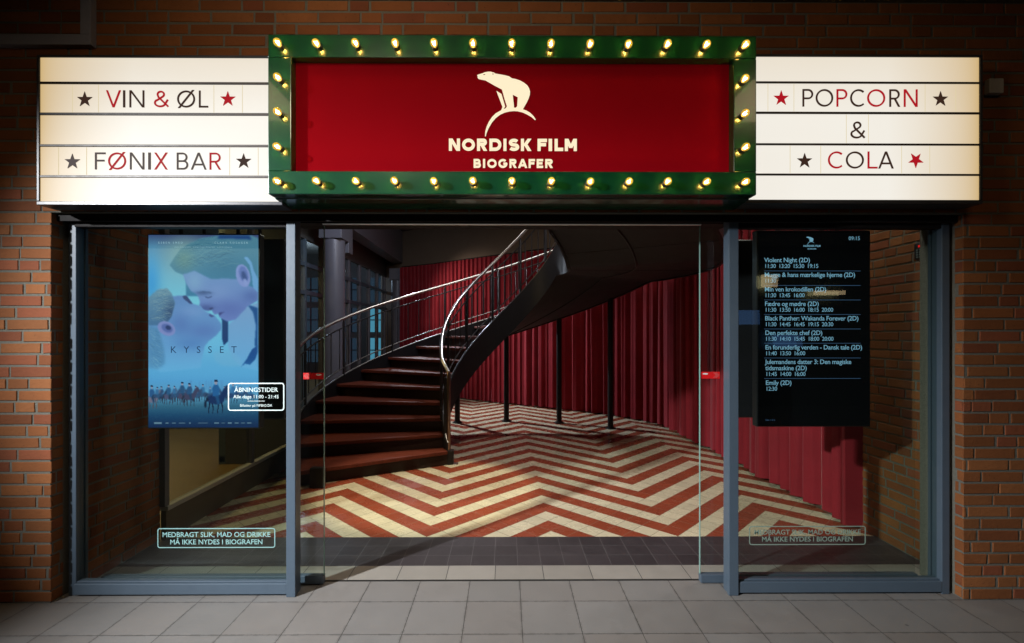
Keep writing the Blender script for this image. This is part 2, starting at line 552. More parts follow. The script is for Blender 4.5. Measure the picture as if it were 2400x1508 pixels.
m.nt.links.new(lw.outputs['Fresnel'], mx.inputs[0]); m.nt.links.new(tr.outputs[0], mx.inputs[1]); m.nt.links.new(gl.outputs[0], mx.inputs[2])
m.nt.links.new(mx.outputs[0], ad.inputs[0]); m.nt.links.new(em.outputs[0], ad.inputs[1]); m.nt.links.new(ad.outputs[0], m.out.inputs[0])
MAT['amber'] = m.mat

# screen black: glossy dark panel that leaks a little backlight
m = M('screen_black')
m.put('Base Color', (0.004, 0.004, 0.005)); m.put('Roughness', 0.08); m.put('Specular IOR Level', 0.5)
m.put('Emission Color', (0.30, 0.35, 0.45)); m.put('Emission Strength', 0.004)
MAT['screen_black'] = m.mat


def lightface(name, x0, x1, z0, z1, warm_right):
    """backlit opal acrylic: bright over the tubes, yellower and dimmer where the tubes end"""
    m = M(name)
    (x, y, z), vec = m.xyz()
    dl, dr = x - x0, (x * -1.0) + x1
    far = (dr if warm_right else dl) / 0.50
    top = ((z * -1.0) + z1) / 0.34
    f = (far.min(1.0).max(0.0).pow(0.55)) * (top.min(1.0).max(0.0) * 0.25 + 0.75)
    near = (dl if warm_right else dr).min(0.10).max(0.0) / 0.10
    nz = m.noise(1.3, 2, 0.5, vec)
    f = (f * ((nz - 0.5) * 0.16 + 0.97)).min(1.0)
    col = m.mix(f, m.rgb((0.62, 0.42, 0.17)), m.rgb((0.90, 0.865, 0.79)))
    m.put('Base Color', (0.035, 0.035, 0.033)); m.put('Roughness', 0.5); m.put('Specular IOR Level', 0.2)
    m.put('Emission Color', col); m.put('Emission Strength', 1.0)
    return m.mat


# ------------------------------------------------------------------ ground and ceilings (the setting)
def sheet(name, x0, x1, y0, y1, z, mat, flip=False):
    mb = MB()
    f = (3, 2, 1, 0) if flip else (0, 1, 2, 3)
    mb.add([(x0, y0, z), (x1, y0, z), (x1, y1, z), (x0, y1, z)], [f])
    me = mb.mesh(name, mat)
    return tag(link(name, me), kind='structure')


sheet('pavement', -40, 40, -40, 0.232, 0, MAT['paving'])
sheet('ground', -40, 40, 0.232, 40, -0.02, MAT['groove'])
mb = MB(); mb.box(-2.5, 2.72, 0.232, 0.246, -0.02, -0.006); mb.box(-2.5, 2.72, 0.228, 0.233, -0.01, 0.0035, 0)
tag(mb.build('floor_groove', MAT['groove']), kind='structure')
sheet('threshold', -2.55, 2.76, 0.246, 0.43, 0.0, MAT['threshold'])
sheet('floor_border', -2.55, 2.76, 0.43, 0.885, 0.0, MAT['border'])
sheet('floor', -2.55, 4.5, 0.885, 12.5, 0.0, MAT['chevron'])
sheet('hall_floor', -9, -2.55, 0.25, 14, 0.0, MAT['floorwood'])
sheet('arcade_ceiling', -14, 14, -14, 0.0, 3.40, MAT['arcade_ceiling'], True)
sheet('lobby_ceiling', -9, 5, 0.02, 14, 4.25, MAT['ceiling'], True)


# ------------------------------------------------------------------ brickwork
def brickwork(mb, rect, P, depth=0.0035, seed=1, holes=None, phase=0.0):
    """bricks in monk bond over rect (u0,u1,z0,z1); P(u, z, d) -> point, d = how far proud of the mortar"""
    u0, u1, z0, z1 = rect
    rr = random.Random(seed)
    CH, J, Ls, Ss = 0.0667, 0.0125, 0.228, 0.108
    row = int(round(z0 / CH))
    z = row * CH
    while z < z1 - 0.005:
        za, zb = max(z + J * 0.5, z0), min(z + CH - J * 0.5, z1)
        u = math.floor(u0 / 0.6) * 0.6 - 0.6 + (row % 4) * 0.147 + rr.uniform(-0.02, 0.02) + phase
        k = row % 3
        while u < u1:
            ln = Ls if (k % 3) < 2 else Ss
            k += 1
            a, b = u + rr.uniform(-0.002, 0.002), u + ln + rr.uniform(-0.003, 0.003)
            u += ln + J
            for (ha, hb) in (holes(z + CH / 2) if holes else [(u0, u1)]):
                aa, bb = max(a, ha), min(b, hb)
                if bb - aa < 0.012: continue
                t = rr.uniform(0.46, 0.70)
                hue = rr.random()
                if hue < 0.10: base = (0.30, 0.095, 0.034)
                elif hue < 0.35: base = (0.40, 0.150, 0.050)
                elif hue < 0.48: base = (0.34, 0.100, 0.045)
                else: base = (0.36, 0.125, 0.040)
                colr = (base[0] * t, base[1] * t, base[2] * t, 1)
                d = depth + rr.uniform(-0.0015, 0.0015)
                j = [rr.uniform(-0.0017, 0.0017) for _ in range(8)]
                c = 0.0022
                fr = [P(aa + j[0] + c, za + j[1] + c, d), P(bb + j[2] - c, za + j[3] + c, d), P(bb + j[4] - c, zb + j[5] - c, d), P(aa + j[6] + c, zb + j[7] - c, d)]
                md = [P(aa + j[0], za + j[1], d - c), P(bb + j[2], za + j[3], d - c), P(bb + j[4], zb + j[5], d - c), P(aa + j[6], zb + j[7], d - c)]
                bk = [P(aa, za, -0.002), P(bb, za, -0.002), P(bb, zb, -0.002), P(aa, zb, -0.002)]
                vs = fr + md + bk
                fs = [(0, 1, 2, 3)] + [(4 + i, 4 + (i + 1) % 4, (i + 1) % 4, i) for i in range(4)] + [(8 + i, 8 + (i + 1) % 4, 4 + (i + 1) % 4, 4 + i) for i in range(4)]
                mb.add(vs, fs, 0, colr)
        z += CH
        row += 1


XL, XR, ZO = -2.562, 2.60, 2.20          # the opening in the facade


def facade_holes(z):
    return [(-3.9, XL), (XR, 4.0)] if z < ZO else [(-3.9, 4.0)]


mb = MB()
brickwork(mb, (-3.9, 4.0, 0.0, 3.40), lambda u, z, d: (u, -d, z), seed=3, holes=facade_holes)
# the returns of the two piers
brickwork(mb, (0.0, 0.075, 0.0, ZO), lambda u, z, d: (XL + d - 0.007, u, z), seed=5)
brickwork(mb, (0.0, 0.055, 0.0, ZO), lambda u, z, d: (XR - d + 0.007, u, z), seed=6)
mb.box(-3.9, XL - 0.008, 0.0005, 0.30, 0, ZO, 1)
mb.box(XR + 0.008, 4.0, 0.0005, 0.30, 0, ZO, 1)
mb.box(-3.9, 4.0, 0.0005, 0.30, ZO + 0.001, 3.40, 1)
o = mb.build('brick_facade', [MAT['brick'], MAT['mortar']])
tag(o, 'orange brick facade with grey mortar around the whole cinema entrance', 'brick wall')

mb = MB()
XLI = -2.54
brickwork(mb, (0.13, 0.83, 0.0, 3.4), lambda u, z, d: (XLI + d, u, z), seed=11)
mb.box(XLI - 0.12, XLI, 0.302, 0.83, 0, 4.2, 1)
mb.box(XLI - 0.02, XLI, 0.13, 0.301, 0, 2.19, 1)
tag(mb.build('brick_return_wall', [MAT['brick'], MAT['mortar']]), 'short dark brick side wall behind the window with the blue film poster', 'brick wall', 'brick side walls inside the windows')
mb = MB()
XRI = 2.76
brickwork(mb, (0.12, 1.12, 0.0, 3.4), lambda u, z, d: (XRI - d, u, z), seed=12)
mb.box(XRI, XRI + 0.3, 0.302, 1.12, 0, 4.2, 1)
mb.box(XRI, XRI + 0.02, 0.12, 0.301, 0, 2.19, 1)
tag(mb.build('brick_return_wall', [MAT['brick'], MAT['mortar']]), 'short brick side wall with a black keypad, behind the window with the showtimes screen', 'brick wall', 'brick side walls inside the windows')


# ------------------------------------------------------------------ lettering
def arc(cx, cy, rx, ry, a0, a1, n=18):
    return [(cx + rx * math.cos(R(a0 + (a1 - a0) * i / n)), cy + ry * math.sin(R(a0 + (a1 - a0) * i / n))) for i in range(n + 1)]


# letters of a geometric sans, built from straight bars, slanted bars and bowls
def letter(ch, w, h, t):
    """-> list of ('P', polygon) and ('S', points, closed) in a box w x h, stroke t"""
    o = []
    def rect(x0, z0, x1, z1): o.append(('P', [(x0, z0), (x1, z0), (x1, z1), (x0, z1)]))
    def diag(xa, za, xb, zb, k=1.0):
        tw = k * t * math.hypot(xb - xa, zb - za) / max(abs(zb - za), 1e-6) / 2
        o.append(('P', [(xa - tw, za), (xa + tw, za), (xb + tw, zb), (xb - tw, zb)]))
        return tw
    def tw_(dx, dz): return t * math.hypot(dx, dz) / abs(dz) / 2
    def bowl(z0, z1, wid):
        r = (z1 - z0) / 2 - t / 2
        cx = max(wid - r - t / 2, t)
        rx = wid - t / 2 - cx
        o.append(('S', [(t * 0.9, z1 - t / 2)] + arc(cx, (z0 + z1) / 2, rx, r, 90, -90, 18) + [(t * 0.9, z0 + t / 2)], False))
    if ch in 'LFEDPRBK': rect(0, 0, t, h)
    if ch == 'I': rect(0, 0, w, h) if w < 1.6 * t else rect(0, 0, t, h)
    elif ch == 'L': rect(t, 0, w, t)
    elif ch == 'F': rect(t, h - t, w, h); rect(t, h * 0.52 - t / 2, w * 0.9, h * 0.52 + t / 2)
    elif ch == 'E': rect(t, h - t, w, h); rect(t, h * 0.52 - t / 2, w * 0.9, h * 0.52 + t / 2); rect(t, 0, w, t)
    elif ch == 'D': bowl(0, h, w)
    elif ch == 'P': bowl(h * 0.42, h, w)
    elif ch == 'R':
        bowl(h * 0.42, h, w * 0.96); q = tw_(w * 0.4, h * 0.46); diag(w * 0.50, h * 0.46, w - q, 0)
    elif ch == 'B': bowl(h * 0.5 - t / 2, h, w * 0.93); bowl(0, h * 0.5 + t / 2, w)
    elif ch == 'N':
        rect(0, 0, t, h); rect(w - t, 0, w, h); q = tw_(w - t, h); diag(q, h, w - q, 0)
    elif ch == 'M':
        rect(0, 0, t, h); rect(w - t, 0, w, h); q = tw_(w / 2, h * 0.7)
        diag(q, h, w / 2, h * 0.26); diag(w - q, h, w / 2, h * 0.26)
    elif ch == 'V': q = tw_(w / 2, h); diag(q, h, w / 2, 0); diag(w - q, h, w / 2, 0)
    elif ch == 'A':
        q = tw_(w / 2, h); diag(q, 0, w / 2, h); diag(w - q, 0, w / 2, h); f = 0.30; rect(w * f * 0.5 + q, h * f - t / 2, w * (1 - f * 0.5) - q, h * f + t / 2)
    elif ch == 'X': q = tw_(w, h); diag(q, h, w - q, 0); diag(q, 0, w - q, h)
    elif ch == 'K':
        q = tw_(w * 0.6, h * 0.55); diag(t * 0.8 + q * 0.5, h * 0.42, w - q, h); diag(w * 0.34 + q * 0.3, h * 0.58, w - q, 0)
    elif ch in 'OØ':
        o.append(('S', arc(w / 2, h / 2, w / 2 - t / 2, h / 2 - t / 2, 0, 360, 44)[:-1], True))
        if ch == 'Ø': q = tw_(w * 0.8, h); diag(w * 0.10, -h * 0.03, w * 0.90, h * 1.03)
    elif ch == 'C': o.append(('S', arc(w * 0.56, h / 2, w * 0.56 - t / 2, h / 2 - t / 2, 48, 312, 36), False))
    elif ch == 'G': o.append(('S', arc(w * 0.51, h / 2, w * 0.51 - t / 2, h / 2 - t / 2, 45, 352, 36) + [(w - t / 2, h * 0.5 - t * 0.1), (w * 0.55, h * 0.5 - t * 0.1)], False))
    elif ch == 'S':
        r = h / 4 - t / 4
        o.append(('S', arc(w * 0.5, h - t / 2 - r, w * 0.47 - t / 2, r, 28, 270, 18)[:-1] + arc(w * 0.5, t / 2 + r, w * 0.5 - t / 2, r, 90, -152, 18), False))
    elif ch == '&':
        P_ = [(0.74, 0.0), (0.24, 0.62)] + arc(0.36, 0.80, 0.165, 0.18, 205, -55, 16) + [(0.17, 0.42)] + arc(0.33, 0.25, 0.27, 0.235, 140, 320, 16) + [(0.72, 0.46)]
        o.append(('S', [(a / 0.76 * w, t / 2 + b * (h - t)) for a, b in P_], False))
    return o


def glyph(mb, ch, x, z, w, h, t, Y, depth, mi=0):
    for i, q in enumerate(letter(ch, w, h, t)):
        y = Y - 0.0003 * i
        if q[0] == 'P': mb.poly([[(x + a, z + b) for a, b in q[1]]], y, depth, mi)
        else: mb.stroke([(x + a, z + b) for a, b in q[1]], t, y, depth, q[2], mi)


FONT_TMP = {}


def font_mesh(mb, body, size, x, z, Y, align='LEFT', bold=0.0, mi=0, spacing=1.0, depth=0.0):
    cu = bpy.data.curves.new('t', 'FONT')
    cu.body, cu.size, cu.align_x, cu.offset, cu.space_character = body, size, align, bold * size, spacing
    cu.fill_mode = 'FRONT'
    cu.resolution_u = 3
    ob = bpy.data.objects.new('t', cu)
    COL.objects.link(ob)
    bpy.context.view_layer.update()
    me = bpy.data.meshes.new_from_object(ob.evaluated_get(bpy.context.evaluated_depsgraph_get()))
    mb.add([(x + v.co.x, Y, z + v.co.y) for v in me.vertices], [list(p.vertices) for p in me.polygons], mi)
    bpy.data.objects.remove(ob); bpy.data.curves.remove(cu); bpy.data.meshes.remove(me)


def star(mb, cx, cz, r, Y, rot=0, mi=0):
    pts = [(cx + (r if i % 2 == 0 else r * 0.40) * math.sin(R(36 * i + rot)), cz + (r if i % 2 == 0 else r * 0.40) * math.cos(R(36 * i + rot))) for i in range(10)]
    mb.poly([pts], Y, 0.003, mi)


# ------------------------------------------------------------------ the two lightbox signs
YB = -0.132


def lightbox(label, xo, xi, zt_o, zb_o, face_x0, face_x1, rows_px, pxref, words, stars, cards, warm_right):
    root = thing('lightbox_sign', ((xo + xi) / 2, 0, zb_o), label, 'lightbox sign', 'white lightbox signs beside the marquee')
    x0, x1 = min(xo, xi), max(xo, xi)
    mb = MB()
    mb.box(x0, x1, YB + 0.02, -0.012, zb_o, zt_o)
    # rim
    fx0, fx1 = face_x0, face_x1
    zt, zb = az(rows_px[0][0], YB, pxref), az(rows_px[-1][1], YB, pxref)
    mb.box(x0, x1, YB, YB + 0.0195, zt, zt_o); mb.box(x0, x1, YB, YB + 0.0195, zb_o, zb)
    if fx0 > x0 + 0.005: mb.box(x0, fx0, YB, YB + 0.0195, zb + 0.0005, zt - 0.0005)
    if fx1 < x1 - 0.005: mb.box(fx1, x1, YB, YB + 0.0195, zb + 0.0005, zt - 0.0005)
    mb.build('housing', MAT['housing'], root, bevel=0.003)
    fm = lightface('opal_face' + ('_b' if warm_right else '_a'), fx0, fx1, zb, zt, warm_right)
    for i, (ya, yb) in enumerate(rows_px):
        za, zc = az(ya, YB, pxref), az(yb, YB, pxref)
        mb = MB(); mb.box(fx0 + 0.0005, fx1 - 0.0005, YB + 0.006, YB + 0.019, zc, za)
        mb.build('panel', fm, root)
        if i < 4:
            zn = az(rows_px[i + 1][0], YB, pxref)
            mb = MB(); mb.box(fx0 + 0.0005, fx1 - 0.0005, YB + 0.001, YB + 0.019, zn + 0.0005, zc - 0.0005)
            mb.build('rail', MAT['bar'], root, bevel=0.002)
    for (chars, y_top, y_bot) in words:
        zt_, zb_ = az(y_top, YB, pxref), az(y_bot, YB, pxref)
        h = zb_ - zt_ if zb_ > zt_ else zt_ - zb_
        z0 = min(zt_, zb_)
        mb = MB()
        for (ch, px0, px1, mi) in chars:
            xa, xb = ax(px0, YB), ax(px1, YB)
            glyph(mb, ch, xa, z0, xb - xa, h, 0.0094, YB + 0.003, 0.003, mi)
        mb.build('lettering', [MAT['letter_dark'], MAT['letter_red'], MAT['letter_grey']], root)
    for (px, py, mi, rot) in stars:
        p = at(px, py, YB)
        mb = MB(); star(mb, p.x, p.z, 0.0435, YB + 0.0028, rot)
        mb.build('star', (MAT['letter_dark'], MAT['letter_red'], MAT['letter_grey'])[mi], root)
    # the clear cards the letters are printed on: their edges show as faint yellow lines
    cm = emit('card_edge' + ('_b' if warm_right else '_a'), (0.80, 0.68, 0.42), 0.9)
    for (px, ri) in cards:
        xc = ax(px, YB)
        mb = MB()
        mb.box(xc - 0.0012, xc + 0.0012, YB + 0.0045, YB + 0.0055, az(rows_px[ri][1], YB, pxref) + 0.002, az(rows_px[ri][0], YB, pxref) - 0.002)
        mb.build('card_edge', cm, root)
    return root


xo, xi = ax(85, YB), ax(662, YB)
lightbox('wide white lightbox reading VIN & ØL and FØNIX BAR', xo, xi, az(128, YB, 85), az(480.5, YB, 85),
         ax(92, YB), ax(660, YB), [(134.5, 191), (197, 263.5), (270, 338), (344, 410.5), (416.5, 472)], 200,
         [([('V', 247, 282, 1), ('I', 287, 292, 0), ('N', 302, 337, 0), ('&', 359, 394, 1), ('Ø', 414, 456, 0), ('L', 465, 487, 0)], 211, 251),
          ([('F', 221, 246, 2), ('Ø', 252, 294, 1), ('N', 303, 337, 2), ('I', 346, 352, 2), ('X', 360, 392, 1), ('B', 413, 440, 2), ('A', 446, 483, 2), ('R', 490, 517, 1)], 357, 397)],
         [(197, 233, 0, 0), (533, 232, 1, 0), (168, 379, 2, 0), (570, 378, 0, 0)],
         [(168, 1), (229, 1), (500, 1), (567, 1), (135, 3), (201, 3), (537, 3), (604, 3)], False)
xo, xi = ax(2304, YB), ax(1742, YB)
lightbox('white lightbox reading POPCORN & COLA, beside a small white wall box', xo, xi, az(128, YB, 2304), az(478, YB, 2304),
         ax(1744, YB), ax(2297, YB), [(133.5, 191), (196, 262), (267.5, 336), (341, 407), (412, 468.5)], 2100,
         [([('P', 1882, 1907, 0), ('O', 1913, 1954, 0), ('P', 1962, 1987, 1), ('C', 1994, 2029, 0), ('O', 2034, 2076, 1), ('R', 2086, 2111, 0), ('N', 2120, 2152, 1)], 209, 250),
          ([('&', 1994, 2029, 0)], 284, 325),
          ([('C', 1942, 1978, 1), ('O', 1984, 2026, 0), ('L', 2035, 2058, 1), ('A', 2060, 2096, 0)], 355, 395)],
         [(1832, 230, 1, 0), (2206, 232, 0, 0), (1887, 377, 0, 0), (2148, 375, 1, 36)],
         [(1801, 1), (1862, 1), (2170, 1), (2242, 1), (1985, 2), (2037, 2), (1853, 3), (1925, 3), (2115, 3), (2181, 3)], True)

# ------------------------------------------------------------------ the marquee
YM = -0.262
mx0, mx1 = ax(628, YM), ax(1773, YM)
mz0, mz1 = az(456.3, YM), az(83, YM)
ix0, ix1 = ax(682.5, YM), ax(1720, YM)
iz0, iz1 = az(402, YM), az(136.2, YM)
mq = thing('marquee_sign', ((mx0 + mx1) / 2, 0, mz0), 'big glossy green marquee with a red panel, a polar bear and bulbs', 'marquee sign')
mb = MB()
d_back = -0.013
for (a, b, c, d) in ((mx0, mx1, iz1, mz1), (mx0, ix0 , iz0, iz1 - 0.0002), (ix1, mx1, iz0, iz1 - 0.0002)):
    mb.box(a, b, YM, YM + 0.075, c, d)
# bottom member and the body behind, whose underside falls a little towards the wall
mb.box(mx0, mx1, YM, YM + 0.075, mz0, iz0 - 0.0002)
zb2 = mz0 - 0.016
mb.add([(mx0, YM + 0.0752, mz0 - 0.004), (mx1, YM + 0.0752, mz0 - 0.004), (mx1, d_back, zb2), (mx0, d_back, zb2),
        (mx0, YM + 0.0752, mz1), (mx1, YM + 0.0752, mz1), (mx1, d_back, mz1), (mx0, d_back, mz1)],
       [(0, 3, 2, 1), (4, 5, 6, 7), (0, 1, 5, 4), (1, 2, 6, 5), (2, 3, 7, 6), (3, 0, 4, 7)])
mb.build('frame', MAT['green'], mq, bevel=0.004, seg=3)
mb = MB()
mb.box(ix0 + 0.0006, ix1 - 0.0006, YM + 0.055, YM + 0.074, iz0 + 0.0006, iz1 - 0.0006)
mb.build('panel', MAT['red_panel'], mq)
# emblem: a polar bear on an arc (outline in a 2154 x 1508 close-up of px 1000..1400, 140..420)
YP = YM + 0.055


def lg(pts):
    return [(lambda p: (p.x, p.z))(at(1000 + a / 5.385, 140 + b / 5.385, YP - 0.006)) for a, b in pts]


bear = [(638, 195), (668, 184), (708, 172), (735, 160), (775, 153), (810, 153), (836, 163), (850, 162), (862, 176), (920, 186), (985, 198), (1040, 212), (1078, 238),
        (1120, 245), (1180, 265), (1230, 293), (1270, 325), (1293, 362), (1305, 405), (1302, 440), (1288, 485), (1262, 540), (1232, 592), (1213, 628),
        (1262, 645), (1310, 675), (1350, 715), (1376, 755), (1368, 760), (1325, 722), (1270, 690), (1215, 664), (1150, 648), (1100, 645), (1045, 650), (985, 665),
        (930, 690), (870, 735), (820, 795), (780, 865), (755, 925), (745, 965), (736, 965), (740, 905), (757, 845), (785, 785), (825, 725), (870, 680), (940, 640), (958, 596), (882, 396),
        (944, 435), (990, 590), (966, 630), (1000, 612), (1014, 588), (985, 500), (950, 372), (860, 325), (742, 258), (690, 248), (655, 240), (642, 222), (652, 212), (640, 205)]
hole = [(1086, 438), (1150, 470), (1142, 590), (1124, 608), (1098, 606), (1102, 592)]
mb = MB()
mb.poly([lg(bear), lg(list(reversed(hole)))], YP - 0.006, 0.005)
eb = mb.build('emblem', MAT['cream_lit'], mq)
mb = MB()
for (a, b, r1, r2, tilt) in ((727, 190, 13, 5, 10), (838, 183, 9, 6, 0)):
    pts = [(a + r1 * math.cos(t) , b + r2 * math.sin(t) - r1 * math.cos(t) * math.tan(R(tilt))) for t in [2 * math.pi * i / 10 for i in range(10)]]
    mb.poly([lg(pts)], YP - 0.0066, 0.0005)
mb.build('emblem_mark', MAT['red_panel'], eb)


def logo_line(chars, ytop, ybot, t, parent):
    zt_, zb_ = az(ytop, YP - 0.006), az(ybot, YP - 0.006)
    mb = MB()
    for (ch, pa, pb) in chars:
        xa, xb = ax(pa, YP - 0.006), ax(pb, YP - 0.006)
        glyph(mb, ch, xa, zb_, xb - xa, zt_ - zb_, t, YP - 0.006, 0.005)
    mb.build('lettering', MAT['cream_lit'], parent)


logo_line([('N', 1052, 1078), ('O', 1083, 1113), ('R', 1118, 1142), ('D', 1147, 1175), ('I', 1180, 1187), ('S', 1192, 1217), ('K', 1221, 1246),
           ('F', 1260, 1282), ('I', 1286, 1294), ('L', 1300, 1320), ('M', 1324, 1352)], 325.5, 353.5, 0.0160, mq)
logo_line([('B', 1110, 1127), ('I', 1132, 1137), ('O', 1142, 1164), ('G', 1168, 1189), ('R', 1194, 1211), ('A', 1214, 1236), ('F', 1239, 1254), ('E', 1258, 1273), ('R', 1278, 1296)], 373, 393.5, 0.0108, mq)

# bulbs: one built, the rest copied
prof = [(0.0120, -0.016), (0.0150, -0.021), (0.0192, -0.030), (0.0220, -0.041), (0.0228, -0.050), (0.0218, -0.060), (0.0186, -0.068), (0.0130, -0.0735), (0.0055, -0.0758), (0.0006, -0.0762)]
mb = MB(); mb.lathe(prof, 18, 'y')
bulb = mb.build('light_bulb', MAT['amber'], mq, smooth=True)
mb = MB(); mb.lathe([(0.0185, 0.001), (0.0185, -0.005), (0.0150, -0.007), (0.0150, -0.021), (0.0125, -0.022)], 18, 'y')
socket = mb.build('socket', MAT['plastic_black'], bulb, smooth=True)
mb = MB()
for k in range(3):
    a = R(90 + 120 * k)
    mb.tube([(0.0055 * math.cos(a), -0.030, 0.0055 * math.sin(a)), (0.0085 * math.cos(a), -0.060, 0.0085 * math.sin(a))], 0.0019, 6)
fil = mb.build('filament', MAT['filament'], bulb)
pos = []
bz1, bz0 = 2.983, 2.287
bxs = [(-1.155 + (1.211 + 1.155) * i / 12) for i in range(13)]
for x in bxs: pos += [(x, bz1), (x, bz0)]
for z in (0.25, 0.5, 0.75):
    for x in (bxs[0], bxs[-1]): pos.append((x, bz0 + (bz1 - bz0) * z))
for i, (x, z) in enumerate(pos):
    if i == 0:
        b = bulb
    else:
        b = bulb.copy(); COL.objects.link(b); b.parent = mq; b.matrix_parent_inverse = bulb.matrix_parent_inverse.copy()
        for ch in (socket, fil):
            c2 = ch.copy(); COL.objects.link(c2); c2.parent = b
    b.location = (x, YM - 0.0005, z)
    b.scale = (0.84, 0.78, 0.84)
    b.rotation_euler = (R(rnd.uniform(-3, 3)), R(rnd.uniform(0, 360)), R(rnd.uniform(-3, 3)))

# ------------------------------------------------------------------ small things on the facade
YF = -0.045
fx0, fx1 = -3.85, ax(212, YF)
g1, g0 = ax(187.5, YF), az(80, YF, 100)
zb = az(104.5, YF, 100)
mb = MB()
mb.box(fx0, fx1, YF, -0.004, zb, g0); mb.box(g1, fx1, YF, -0.004, g0 + 0.0003, 3.395)
tag(mb.build('window_surround', MAT['grey_paint'], bevel=0.002), 'grey metal frame on the brick above the VIN & ØL lightbox', 'metal frame')
wb = thing('wall_box', at(2338, 218, -0.01), 'small square off-white box on the dark brick beside the POPCORN lightbox', 'wall box')
mb = MB(); p0, p1 = at(2322, 217, -0.045), at(2356, 182, -0.045)
mb.box(p0.x, p1.x, -0.04, -0.004, p0.z, p1.z)
mb.build('cover', MAT['white_plastic'], wb, bevel=0.006, seg=3)
mb = MB(); mb.box(p0.x + 0.004, p1.x - 0.004, -0.0075, -0.0035, p0.z - 0.012, p0.z + 0.004)
mb.build('back_plate', MAT['plastic_black'], wb)

# ------------------------------------------------------------------ storefront: portal, windows, sliding doors
ZH = 2.195
pl0, pl1 = ax(670.5, 0.05), ax(692, 0.05)
pr0, pr1 = ax(1707, 0.06), ax(1729.5, 0.06)
portal = thing('door_portal', (0.03, 0.1, 0), 'blue grey metal door portal with two posts under the green marquee', 'door frame')
for (a, b, s) in ((pl0, pl1, 1), (pr0, pr1, -1)):
    mb = MB()
    mb.box(a, b, 0.05, 0.078, 0, ZH)
    if s > 0: mb.box(a, b - 0.004, 0.0785, 0.135, 0, ZH)
    else: mb.box(a + 0.004, b, 0.0785, 0.135, 0, ZH)
    mb.build('post', MAT['frame'], portal, bevel=0.003)
mb = MB()
mb.box(XL + 0.02, XR - 0.02, 0.045, 0.30, ZH + 0.0005, 2.199)
mb.box(pl1 - 0.06, pr0 + 0.06, 0.15, 0.32, 2.175, ZH)
mb.build('header', MAT['frame_dark'], portal, bevel=0.003)
mb = MB(); mb.tube([(ax(762, 0.2), 0.165, 2.178), (ax(1637, 0.2), 0.165, 2.178)], 0.011, 12); mb.tube([(ax(762, 0.2), 0.150, 2.196), (ax(1637, 0.2), 0.150, 2.196)], 0.006, 10)
mb.build('track', MAT['steel'], portal, smooth=True)
mb = MB(); mb.box(XL, XR, 0.030, 0.044, 2.158, 2.199)
mb.build('fascia', MAT['frame_dark'], portal, bevel=0.002)


def roundrect(mb, x0, x1, z0, z1, r, t, Y, mi=0):
    pts = []
    for (cx, cz, a) in ((x1 - r, z1 - r, 0), (x0 + r, z1 - r, 90), (x0 + r, z0 + r, 180), (x1 - r, z0 + r, 270)):
        pts += arc(cx, cz, r, r, a, a + 90, 5)
    mb.stroke(pts, t, Y, 0.0006, True, mi)


def notice(root, mat, x0, x1, z0, z1, Y):
    mb = MB()
    roundrect(mb, x0, x1, z0, z1, 0.012, 0.0055, Y)
    h, cx = z1 - z0, (x0 + x1) / 2
    font_mesh(mb, 'MEDBRAGT SLIK, MAD OG DRIKKE', 0.0405, cx, z0 + h * 0.56, Y, 'CENTER', 0.016)
    font_mesh(mb, 'MÅ IKKE NYDES I BIOGRAFEN', 0.0405, cx, z0 + h * 0.17, Y, 'CENTER', 0.016)
    return mb.build('notice', mat, root)


def shop_window(label, x0, x1, inner_left):
    root = thing('shop_window', ((x0 + x1) / 2, 0.08, 0), label, 'shop window', 'tall shop windows beside the open doors')
    jw = 0.045
    if inner_left:   # the jamb against the brick pier
        mb = MB(); mb.box(x0, x0 + jw, 0.075, 0.13, 0, 2.161); mb.box(x0 + 0.028, x0 + jw + 0.008, 0.1305, 0.15, 0, 2.161)
        mb.build('jamb', MAT['frame'], root, bevel=0.003)
        gx0, gx1 = x0 + jw, x1
    else:
        mb = MB(); mb.box(x1 - jw, x1, 0.06, 0.13, 0, 2.161); mb.box(x1 - jw - 0.008, x1 - 0.028, 0.1305, 0.15, 0, 2.161)
        mb.build('jamb', MAT['frame'], root, bevel=0.003)
        gx0, gx1 = x0, x1 - jw
    mb = MB(); mb.box(gx0 + 0.0005, gx1 - 0.0005, 0.058, 0.125, 0.012, 0.075); mb.box(gx0 + 0.0005, gx1 - 0.0005, 0.075, 0.12, 0.0752, 0.082)
    mb.build('sill', MAT['frame'], root, bevel=0.004)
    mb = MB(); mb.box(gx0 + 0.0005, gx1 - 0.0005, 0.062, 0.125, 2.132, 2.161)
    mb.build('head_rail', MAT['frame_dark'], root, bevel=0.003)
    mb = MB(); mb.add([(gx0 + 0.001, 0.095, 0.0825), (gx1 - 0.001, 0.095, 0.0825), (gx1 - 0.001, 0.095, 2.1315), (gx0 + 0.001, 0.095, 2.1315)], [(0, 1, 2, 3)])
    mb.build('pane', MAT['glass'], root)
    return root


wl = shop_window('tall window with the blue film poster screen behind it', ax(160, 0.075), pl0 - 0.001, True)
wr = shop_window('tall window with the black showtimes screen behind it', pr1 + 0.001, ax(2226, 0.06), False)
p0, p1 = at(370, 1284, 0.0935), at(644, 1239, 0.0935)
notice(wl, MAT['vinyl'], p0.x, p1.x, p0.z, p1.z, 0.0935)
p0, p1 = at(1757, 1277, 0.0935), at(2028, 1234, 0.0935)
notice(wr, MAT['vinyl_dim'], p0.x, p1.x, p0.z, p1.z, 0.0935)
